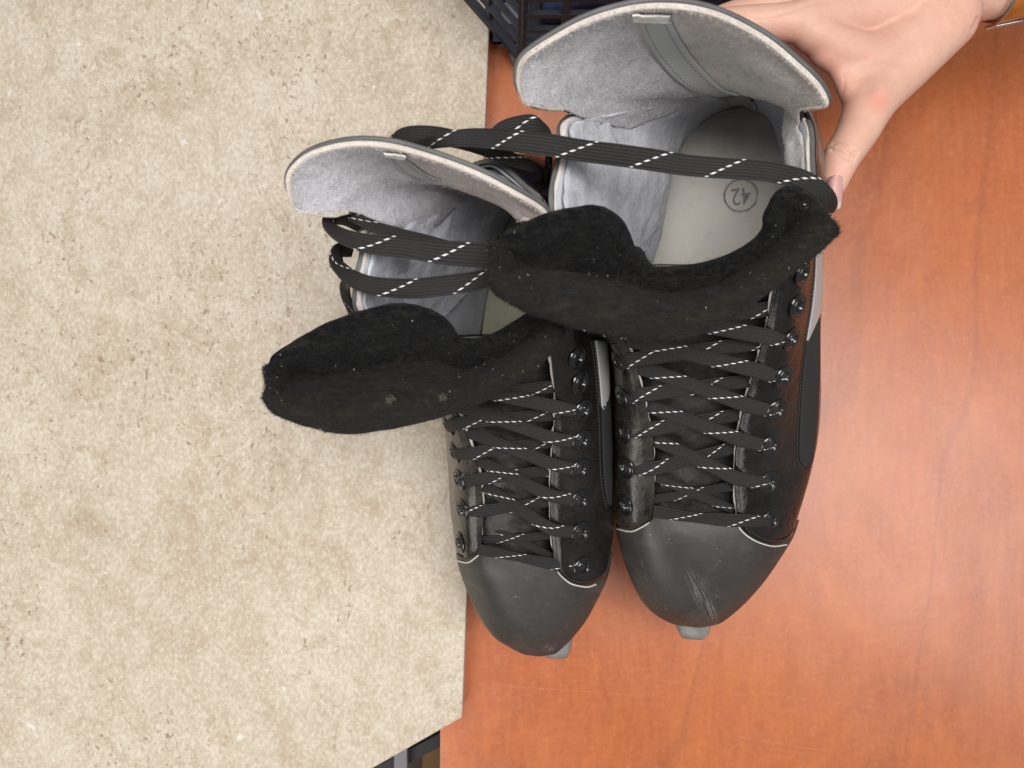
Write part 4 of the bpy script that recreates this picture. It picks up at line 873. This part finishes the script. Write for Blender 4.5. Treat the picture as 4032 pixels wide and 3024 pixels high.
left = dict(label='black ice skate on the left, leaning over the stone countertop with its tongue hanging out', base=(1.5, -2, 0), cols=Lc, ref=w(1, 1, 13),
 suede=[.2,.2,.22,.25,.3,.35,.4,.45,.5,.5,.5,.5,.35,.55,.80,.84,.80,.60,.5,.4,.3,.25,.22,.2,.2], suede_span=(8, 184), wr=.24,
 guard=[
  [w(-6.6,7.6,20.8), p(1370,842,22), p(1306,850,22.6), p(1235,838,23), p(1180,800,23.3)],
  [w(-5.9,8.0,20.2), p(1400,800,21.6), p(1320,790,22.5), p(1210,770,23.3), p(1134,752,23.9)],
  [w(-5.2,8.7,19.6), p(1440,750,21.4), p(1360,720,22.5), p(1230,690,23.6), p(1135,668,24.4)],
  [w(-4.4,9.3,19), p(1510,710,21), p(1430,665,22.5), p(1310,620,23.9), p(1220,588,24.8)],
  [w(-3.4,9.8,18.4), p(1600,690,20.6), p(1520,635,22.4), p(1430,580,24.2), p(1370,545,25.2)],
  [w(-2.4,10.1,18), p(1690,690,20.4), p(1640,635,22.2), p(1570,580,24.2), p(1530,548,25.4)],
  [w(-1.6,10.1,18), p(1765,705,20.4), p(1745,660,22), p(1715,618,23.8), p(1700,592,25)],
  [w(-.7,9.8,18.4), p(1850,730,20.6), p(1860,705,22), p(1872,680,23.4), p(1880,658,24.5)],
  [w(.0,9.2,19), p(1940,765,20.8), p(1975,755,22), p(2010,745,23), p(2030,735,23.9)],
  [w(.7,8.5,19.8), p(2010,800,21), p(2060,800,22), p(2110,802,22.7), p(2140,802,23.3)],
  [w(1.1,7.8,20.4), p(2060,845,21.2), p(2110,850,22), p(2150,856,22.6), p(2176,856,22.9)],
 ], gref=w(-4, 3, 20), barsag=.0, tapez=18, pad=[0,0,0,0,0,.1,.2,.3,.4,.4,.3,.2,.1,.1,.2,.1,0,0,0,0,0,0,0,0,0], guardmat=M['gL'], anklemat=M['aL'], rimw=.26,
 tapeL=[(1524,610),(1535,625),(1575,665),(1640,700)], tapeR=[(1592,620),(1625,640),(1680,680),(1740,706)],
 tabL=[(1512,590),(1516,597),(1520,603)], tabR=[(1600,602),(1600,609),(1597,616)],
 toe=[
  [(1793,2140,9.7),(1885,2165,11.9),(2040,2188,12.45),(2220,2215,12.7),(2406,2180,10.7)],
  [(1804,2222,9.6),(1892,2240,11.8),(2055,2258,12.4),(2240,2272,12.3),(2392,2262,10.6)],
  [(1830,2302,9.4),(1920,2315,11.5),(2075,2330,12.1),(2240,2335,12),(2364,2335,10.3)],
  [(1877,2412,9.1),(1965,2420,10.9),(2095,2430,11.5),(2225,2430,11.4),(2310,2440,9.9)],
  [(1940,2505,8.9),(2020,2505,10.2),(2110,2512,10.7),(2200,2508,10.4),(2256,2512,9.6)],
  [(2005,2550,8.7),(2060,2555,9.5),(2120,2560,9.7),(2180,2556,9.5),(2218,2550,9.3)],
  [(2070,2578,8.5),(2095,2583,8.7),(2125,2586,8.9),(2155,2582,8.9),(2185,2574,8.9)],
 ], toeref=w(1, -10, 8), toemat=m_toe('charcoal_toe_rubber', (.008, -.145, .006, .005, 0)),
 islope=.04, insolemat=M['ylining'],
 eyL=[(1812,2135),(1820,2005),(1808,1887),(1788,1781),(1762,1675),(1735,1575,15),(1690,1480,16.5)],
 eyR=[(2295,2233),(2287,2097),(2284,1971),(2284,1849),(2291,1735),(2295,1617),(2284,1507),(2272,1410)],
 lw=.72,
 tongue=[(1888,2195,2230,11.5),(1880,2185,2080,12.5),(1875,2180,1950,13.0),(1855,2185,1830,13.7),(1810,2195,1700,14.6),(1745,2200,1580,15.6),(1680,2190,1450,16.8),(1640,2180,1330,18)],
 felt=[
  [p(1060,1462,22.2), p(1052,1485,22.3), p(1050,1507,22.4), p(1052,1530,22.4), p(1060,1552,22.2)],
  [p(1085,1418,22.4), p(1082,1462,22.3), p(1080,1510,22.3), p(1080,1560,22.4), p(1086,1596,22.0)],
  [p(1125,1378,22.6), p(1115,1440,21.8), p(1105,1510,22), p(1105,1580,22.4), p(1118,1622,21.6)],
  [p(1275,1288,23.2), p(1270,1390,21.6), p(1260,1490,21.3), p(1240,1600,22.0), p(1228,1672,21)],
  [p(1450,1224,23.6), p(1440,1340,21.4), p(1430,1460,20.8), p(1395,1600,21.6), p(1370,1702,20.6)],
  [p(1600,1202,23.2), p(1590,1310,21.2), p(1580,1430,20.6), p(1560,1570,21.4), p(1545,1682,20.4)],
  [p(1735,1245,22.2), p(1710,1340,20.6), p(1710,1440,20.4), p(1715,1545,21.2), p(1725,1636,20.2)],
  [p(1820,1335,20.6), p(1815,1400,20), p(1830,1470,20.2), p(1850,1535,20.8), p(1875,1578,20.1)],
  [p(1925,1325,20), p(1935,1370,19.9), p(1960,1430,20.2), p(1990,1475,20.6), p(2015,1500,20)],
  [p(2005,1280,20.2), p(2035,1320,20.2), p(2065,1360,20.4), p(2095,1395,20.6), p(2120,1412,20.2)],
  [p(2085,1235,20.8), p(2110,1262,20.6), p(2135,1290,20.8), p(2165,1320,21), p(2190,1338,20.6)],
  [p(2130,1200,21.2), p(2155,1220,21.2), p(2175,1240,21.2), p(2198,1262,21.2), p(2214,1280,21)],
 ], feltth=.38, lint=[(1540, 1570, .13), (1745, 1566, .10)],
 patches=[('side_stripe', M['stripe'], [(2342,1340),(2352,1420),(2360,1500),(2367,1590),(2372,1612)], [(2392,1340),(2398,1420),(2400,1500),(2399,1555),(2376,1612)], .02),
          ('woven_panel', M['panel'], [(2368,1605),(2370,1700),(2373,1800),(2378,1900),(2392,1985)], [(2402,1560),(2408,1700),(2410,1800),(2410,1900),(2408,1990)], .02)],
 seams=[[(2326,1345),(2338,1420),(2346,1500),(2354,1600),(2360,1700),(2362,1820),(2370,1920),(2390,2005)],
        [(2334,1345),(2346,1420),(2353,1500),(2361,1600)],
        [(2196,2205),(2184,2080),(2178,1950),(2186,1830),(2196,1700),(2200,1580)], [(1882,2140),(1890,2010),(1880,1900),(1852,1800),(1812,1700)],
        [(2215,2250),(2250,2282),(2308,2290),(2365,2268),(2398,2225)], [(1800,2180),(1835,2200),(1870,2180)]],
 rims=[[(2196,2250),(2215,2272),(2250,2298),(2308,2310),(2345,2300)], [(1805,2208),(1845,2214),(1885,2186)]],
 holder=(4.0, -2.45, 32.1, math.radians(14), math.radians(1.5)), hz=7.2,
 loose=[
  dict(pts=[(2010,1020,22.8),(1964,1010,22.8),(1880,1004,22.8),(1764,996,22.9),(1670,985,23),(1588,972,23.1),(1470,962,23.2),(1390,945,23),(1330,918,22.7),(1300,885,22.3),(1312,858,21.6),(1360,862,20.6),(1420,890,19.8),(1470,930,18.5)],
       tw=[0,0,0,0,0,0,0,0,-25,-50,-70,-60,-40,-30], wm=[1,1.1,1.12,1.1,1.0,.95,.9,.8,.75,.8,.9,.9,.8,.7], w=1.0),
  dict(pts=[(1390,850,21.8),(1440,878,22.2),(1500,900,22.4),(1588,926,22.5),(1680,950,22.3),(1760,970,22)], tw=[30,35,30,25,10,0], wm=[.7,.75,.7,.7,.7,.6], w=.9),
  dict(pts=[(2030,1060,22.3),(1952,1085,22.4),(1860,1108,22.5),(1764,1122,22.6),(1670,1133,22.7),(1588,1136,22.8),(1470,1126,22.9),(1395,1100,22.8),(1350,1065,22.4),(1325,1030,21.8),(1335,990,21),(1385,985,20)],
       tw=[0,0,0,0,0,0,0,0,-25,-45,-60,-50], wm=[.8,.85,.95,1,1,.98,.92,.85,.8,.8,.85,.8], w=.92),
  dict(pts=[(1420,1115,22.2),(1385,1105,21.9),(1360,1120,21.2),(1362,1165,20.2),(1382,1215,19),(1396,1260,18)], wm=[.8,.75,.7,.65,.6,.5], w=.8),
 ])
L_ = build_skate(left)

# "42" stamp on the right insole ---------------------------------------------
def stamp(sk, cx, cy, rpx, txt, ang):
    c0 = p(cx, cy, 8.9); h = sk['insole'].ray_cast(Vector((0, 0, CAMH)), Vector(c0 - w(0, 0, CAMH)).normalized())
    q = np.array(h[0]) if h[0] is not None else c0; nz = Vector(h[1]) if h[0] is not None else Vector((0, 0, 1))
    if nz.z < 0: nz = -nz
    sc = (CAMH - q[2]) / F; r = rpx * sc
    cu = bpy.data.curves.new('t', 'FONT'); cu.body = txt; cu.size = r * 1.45 / 100; cu.offset = .00006; cu.align_x = 'CENTER'; cu.align_y = 'CENTER'; cu.extrude = .00008; cu.space_character = .95
    to = bpy.data.objects.new('t', cu); C.objects.link(to); dg = bpy.context.evaluated_depsgraph_get(); me = to.evaluated_get(dg).to_mesh()
    V = np.array([v.co[:] for v in me.vertices]) * 100; Fc = [tuple(x.vertices) for x in me.polygons]
    R = nz.to_track_quat('Z', 'Y').to_matrix()
    R = R @ Matrix.Rotation(math.radians(ang) - 0 , 3, 'Z')
    # track_quat may spin the frame; align its x axis with the picture's x first
    ex = R @ Vector((1, 0, 0)); want = Vector((math.cos(math.radians(ang)), math.sin(math.radians(ang)), 0)); want = (want - nz * want.dot(nz)).normalized()
    ey = nz.cross(want); R = Matrix((want, ey, nz)).transposed()
    Rn = np.array(R); V[:, 0] *= .82; V = V @ Rn.T + q + np.array(nz) * .02
    to.evaluated_get(dg).to_mesh_clear(); C.objects.unlink(to); bpy.data.objects.remove(to); bpy.data.curves.remove(cu)
    mb = MB(); mb.add(V, Fc); rr = np.random.default_rng(3)
    for k_ in range(44):
        t0 = 2 * math.pi * k_ / 44; t1 = t0 + .115 + .02 * rr.random(); ri, ro = r * .89, r * (1.0 + .03 * rr.random())
        V2 = [q + Rn @ np.array([math.cos(t) * rad, math.sin(t) * rad, .03]) for t in (t0, (t0 + t1) / 2, t1) for rad in (ri, ro)]
        mb.add(V2, [(0, 1, 3, 2), (2, 3, 5, 4)])
    mb.build('size_stamp', M['ink'], sk['ins'], smooth=False)
stamp(R_, 2917, 770, 66, '42', 184)

# ------------------------------------------------------------------ hand
def build_hand():
    per = thing('person', 'bare hand of a person wearing an amber wrist strap, thumb gripping the right skate', 'person', (30, 20, 13))
    chains = []   # list of [(pos, radius)...]
    wr = p(3930, -85, 13.5); 
    thumb = [(p(3690, 60, 14.5), 2.3), (p(3545, 250, 15.2), 1.75), (p(3440, 385, 15.8), 1.40), (p(3375, 520, 16.3), 1.12), (p(3311, 625, 16.8), .98), (p(3284, 700, 16.9), .82), (p(3268, 762, 16.8), .64), (p(3266, 785, 16.7), .5)]
    chains.append(thumb)
    # palm block: several rays from wrist to the knuckles behind the tendon guard
    kn = [p(3110, 90, 16.2), p(3085, 10, 14.6), p(3070, -70, 12.8), p(3110, -140, 11.2)]
    kr = [1.05, 1.05, 1.0, .9]
    for k_, r_k in zip(kn, kr):
        chains.append([(wr, 2.2), (wr + (k_ - wr) * .35, 2.0), (wr + (k_ - wr) * .62, 1.7), (wr + (k_ - wr) * .85, 1.3), (k_, r_k)])
    # web between thumb and index
    chains.append([(p(3560, 190, 15.0), 1.9), (p(3440, 225, 15.4), 1.35), (p(3330, 200, 15.8), 1.15), (p(3200, 130, 16.1), 1.1)])
    chains.append([(p(3480, 330, 15.6), 1.5), (p(3390, 300, 15.6), 1.0), (p(3330, 268, 15.7), .75), (p(3250, 205, 15.9), .85)])
    chains.append([(p(3420, 400, 15.8), 1.25), (p(3355, 360, 15.8), .72), (p(3310, 290, 15.8), .55)])
    # fingers wrap round behind the heel, hidden by the boot
    for i, (k_, dz) in enumerate(zip(kn, (0, -1.9, -3.8, -5.6))):
        y0 = 19.1 - .1 * i; z = k_[2]; L = (1.0, 1.08, 1.02, .85)[i]
        e1 = w(k_[0] - 3.6 * L, min(k_[1], y0 + 1.2), z - .2); e2 = w(e1[0] - 2.5 * L, y0 - .1, z - .3); e3 = w(e2[0] - 1.9 * L, y0 - 1.1, z - .4)
        chains.append([(k_, kr[i]), (e1, .88), (e2, .78), (e3, .62)])
    chains.append([(wr, 2.25), (p(4150, -130, 13.5), 2.3), (p(4500, -250, 14), 2.8), (p(5200, -600, 15), 3.4)])
    import bmesh
    bm = bmesh.new()
    for ch in chains:
        pts = A([c_[0] for c_ in ch]); rad = A([c_[1] for c_ in ch])[:, None]
        ln = np.sum(np.linalg.norm(np.diff(pts, axis=0), axis=1)); n = max(8, int(ln / .35)); Q = cr(pts, n); Rr = cr(rad, n)[:, 0]
        for q, r_q in zip(Q, Rr):
            M4 = Matrix.Translation(Vector(q)) @ Matrix.Diagonal((float(r_q), float(r_q), float(r_q) * (.82 if r_q > 1.6 else .82 + .18 * min(1, (1.6 - r_q) / .5)), 1))
            bmesh.ops.create_icosphere(bm, subdivisions=3, radius=1.0, matrix=M4)
    me = bpy.data.meshes.new('h'); bm.to_mesh(me); bm.free(); o = bpy.data.objects.new('h', me); C.objects.link(o)
    rm = o.modifiers.new('r', 'REMESH'); rm.mode = 'VOXEL'; rm.voxel_size = .085
    sm = o.modifiers.new('s', 'SMOOTH'); sm.factor = .6; sm.iterations = 34
    dg = bpy.context.evaluated_depsgraph_get(); ev = o.evaluated_get(dg).to_mesh()
    V = np.array([v.co[:] for v in ev.vertices]); Nn = np.array([v.normal[:] for v in ev.vertices]); Fc = [tuple(x.vertices) for x in ev.polygons]
    o.evaluated_get(dg).to_mesh_clear(); C.objects.unlink(o); bpy.data.objects.remove(o)
    d = CAMH - V[:, 2]; PX = 2016 + V[:, 0] / d * F; PY = 1512 - V[:, 1] / d * F
    upf = np.clip(Nn[:, 2] * 2 + .2, 0, 1)
    def segd(path):
        q = cr(A(path), 40); return np.min(np.hypot(PX[:, None] - q[None, :, 0], PY[:, None] - q[None, :, 1]), axis=1)
    Dp = np.zeros(len(V))
    for path, dep, wd in (([(3262,572),(3290,560),(3325,570),(3350,590),(3374,602)], .15, 7), ([(3275,590),(3310,602),(3340,622),(3362,628)], .13, 7), ([(3300,588),(3330,600),(3370,612)], .05, 6),
                          ([(3834,112),(3846,92),(3850,74)], .10, 10), ([(2960,70),(3040,62),(3120,40),(3200,15),(3260,8)], .05, 8), ([(3290,420),(3310,380),(3325,330),(3322,290)], .03, 8)):
        g = segd(path); Dp -= dep * np.exp(-(g / wd) ** 2)
    g = np.hypot(PX - 3470, PY - 362); Dp += .16 * np.exp(-(g / 40) ** 2)
    g = segd([(3290,565),(3330,580),(3365,598)]); 
    Dp += .05 * np.exp(-((segd([(3270,580),(3310,585),(3345,608)])) / 6) ** 2)
    for a_ in (-110, -60):  # tendons
        pass
    V = V + Nn * (Dp * upf)[:, None]
    tint = .9 * np.exp(-(np.hypot(PX - 3455, PY - 400) / 38) ** 2) + .5 * np.exp(-((segd([(3060,130),(3160,200),(3260,270),(3310,340),(3300,440)])) / 55) ** 2) + .45 * np.exp(-(np.hypot(PX - 3290, PY - 690) / 45) ** 2) + .25 * np.exp(-(np.hypot(PX - 3800, PY - 60) / 90) ** 2) + .5 * np.exp(-(np.hypot(PX - 3410, PY - 228) / 9) ** 2)
    hand = obj('hand', V, Fc, M['skin'], per)
    at = hand.data.attributes.new('tint', 'FLOAT', 'POINT'); at.data.foreach_set('value', np.clip(tint, 0, 1).astype(np.float32))
    HT = BVHTree.FromPolygons(V.tolist(), Fc)
    # nail
    ctr = cr(A([(3288, 690), (3283, 720), (3279, 760), (3276, 800), (3276, 826)]), 26); nv = 15; NP = np.zeros((26, nv, 3)); NNn = np.zeros_like(NP)
    hw = np.interp(np.linspace(0, 1, 26), [0, .06, .2, .7, .93, 1], [22, 31, 35, 34, 30, 25])
    last = None
    for i in range(26):
        for j in range(nv):
            s_ = (j / (nv - 1)) * 2 - 1; px = ctr[i, 0] + 6 + s_ * hw[i] ; py = ctr[i, 1] - 5 * abs(s_) ** 2 * (1 if i > 18 else -1) * (1 if (i > 18 or i < 4) else .3)
            zc = 17.95 - (i / 25) * .55 - .42 * s_ * s_
            NP[i, j] = p(px, py, zc)
    NNn = normals(NP)
    if NNn[..., 2].mean() < 0: NNn = -NNn
    mb = MB(); sheet(mb, NP, NNn, .02, -.05); mb.build('nail', M['nail'], hand)
    return per, hand
per, hand = build_hand()
# wrist strap: band round the wrist and a metal buckle
ax0 = p(3930, -85, 13.5); ax1 = p(4150, -130, 13.5); ax = (ax1 - ax0) / np.linalg.norm(ax1 - ax0)
ctr = p(3962, -130, 13.5); e1 = np.cross(ax, w(0, 0, 1)); e1 /= np.linalg.norm(e1); e2 = np.cross(e1, ax)
mb = MB(); pts = [ctr + (e1 * math.cos(t) + e2 * .82 * math.sin(t)) * 2.85 for t in np.linspace(0, 2 * math.pi, 40)]
ups = [(e1 * math.cos(t) + e2 * math.sin(t)) for t in np.linspace(0, 2 * math.pi, 40)]
ribbon(mb, pts, 1.9, .28, up=ups, n=120, sq=.5); strap = mb.build('wrist_strap', M['amber'], hand)
mb = MB(); 
for s_ in (-1, 1):
    tube(mb, [ctr + ax * 1.15 * s_ + (e1 * math.cos(t) + e2 * .84 * math.sin(t)) * 3.06 for t in np.linspace(-.35, 1.0, 8)], .11, 8, 24)
for t in (-.35, 1.0):
    tube(mb, [ctr + ax * x_ + (e1 * math.cos(t) + e2 * .84 * math.sin(t)) * 3.08 for x_ in (-1.15, 0, 1.15)], .11, 8, 10)
mb.build('buckle', M['buckle'], strap)

# ------------------------------------------------------------------ crate
cr_root = thing('plastic_crate', 'black slatted plastic crate standing behind the right skate at the back', 'crate', (14, 32, ZS + .05))
zb = ZS + .1; ht = 13.0
c1 = p(1850, 8, zb); c2 = p(2050, 238, zb); c1 = c1 + (c1 - c2) * .25
corners = [(c1[0], c1[1] + 22), (c1[0], c1[1]), (c2[0], c2[1]), (c2[0] + 14, c2[1]), (c2[0] + 17.5, c2[1] + 5), (c2[0] + 17.5, c1[1] + 22)]
mb = MB(); mp = MB(); nC = len(corners)
cen = A([[x, y] for x, y in corners]).mean(0)
for i in range(nC):
    a_ = A(corners[i]); b_ = A(corners[(i + 1) % nC]); L0 = np.linalg.norm(b_ - a_); d = (b_ - a_) / L0; nn = np.array([d[1], -d[0]])
    if nn @ ((a_ + b_) / 2 - cen) < 0: nn = -nn
    Mx = Matrix(((d[0], nn[0], 0, a_[0]), (d[1], nn[1], 0, a_[1]), (0, 0, 1, zb), (0, 0, 0, 1)))
    for zz, hh, pr in ((0, .9, .25), (2.4, .45, .12), (4.4, .45, .12), (6.4, .45, .12), (8.4, .45, .12), (10.4, .45, .12), (12.0, 1.0, .5)):
        box(mb, (0, -.22, zz), (L0, pr, zz + hh), 0, Mx)
    n = max(2, int(L0 / 2.6))
    for k_ in range(n + 1): x_ = L0 * k_ / n; box(mb, (x_ - .22, -.28, .3), (x_ + .22, .08, 12.4), 0, Mx)
walls = mb.build('lattice_wall', M['crate'], cr_root, smooth=False)
mb = MB()
for k_ in range(7):
    x_ = c2[0] - 2 + 2.8 * k_; box(mb, (x_, c2[1] + 1.2, zb), (x_ + .6, c1[1] + 21, zb + .35))
for k_ in range(9):
    y_ = c2[1] + 1.2 + 3.0 * k_; box(mb, (c2[0] - 2, y_, zb + .01), (c2[0] + 17, y_ + .6, zb + .33))
box(mb, (c2[0] - 1.5, c2[1] + 1.0, zb - .12), (c2[0] + 17, c1[1] + 21, zb - .02)); mb.build('lattice_bottom', M['crate'], cr_root, smooth=False)
for q in (p(1985, 75, 1.4), p(2075, 205, 1.4), p(2780, 180, 1.2)):
    mb = MB(); V = []; rows = []
    for zz, rr in ((-.0, 1.0), (.15, 1.25), (zb - .2, 1.35), (zb, 1.1)):
        rows.append([w(q[0] + rr * math.cos(t) , q[1] + rr * .75 * math.sin(t), (.01 if q[0] > -1.2 else ZS + .01) + zz * (1 if q[0] > -1.2 else .03)) for t in np.linspace(0, 2 * math.pi, 25)[:-1]])
    G_ = A(rows); Fc = [(i * 24 + j, i * 24 + (j + 1) % 24, (i + 1) * 24 + (j + 1) % 24, (i + 1) * 24 + j) for i in range(3) for j in range(24)] + [tuple(range(24))[::-1], tuple(72 + j for j in range(24))]
    mb.add(G_.reshape(-1, 3), Fc); mb.build('foot', M['foot'], cr_root)
# dark blue cloth in the crate
u, v = np.meshgrid(np.linspace(0, 1, 60), np.linspace(0, 1, 40), indexing='ij')
Pb = np.stack([c2[0] + 1.5 + u * 14, c2[1] + 2.2 + v * 17, zb + 4.4 + 3.0 * np.sin(u * math.pi) * np.sin(v * math.pi)], 2)
Nb = np.tile(w(0, 0, 1), (60, 40, 1)); Pb = disp(Pb, Nb, 1.1, .22, 2, 4)
mb = MB(); sheet(mb, Pb, Nb, 0, -3.2); o = mb.build('blue_cloth', M['bluecloth'])
top(o, 'crumpled dark blue cloth lying inside the black crate', 'cloth')
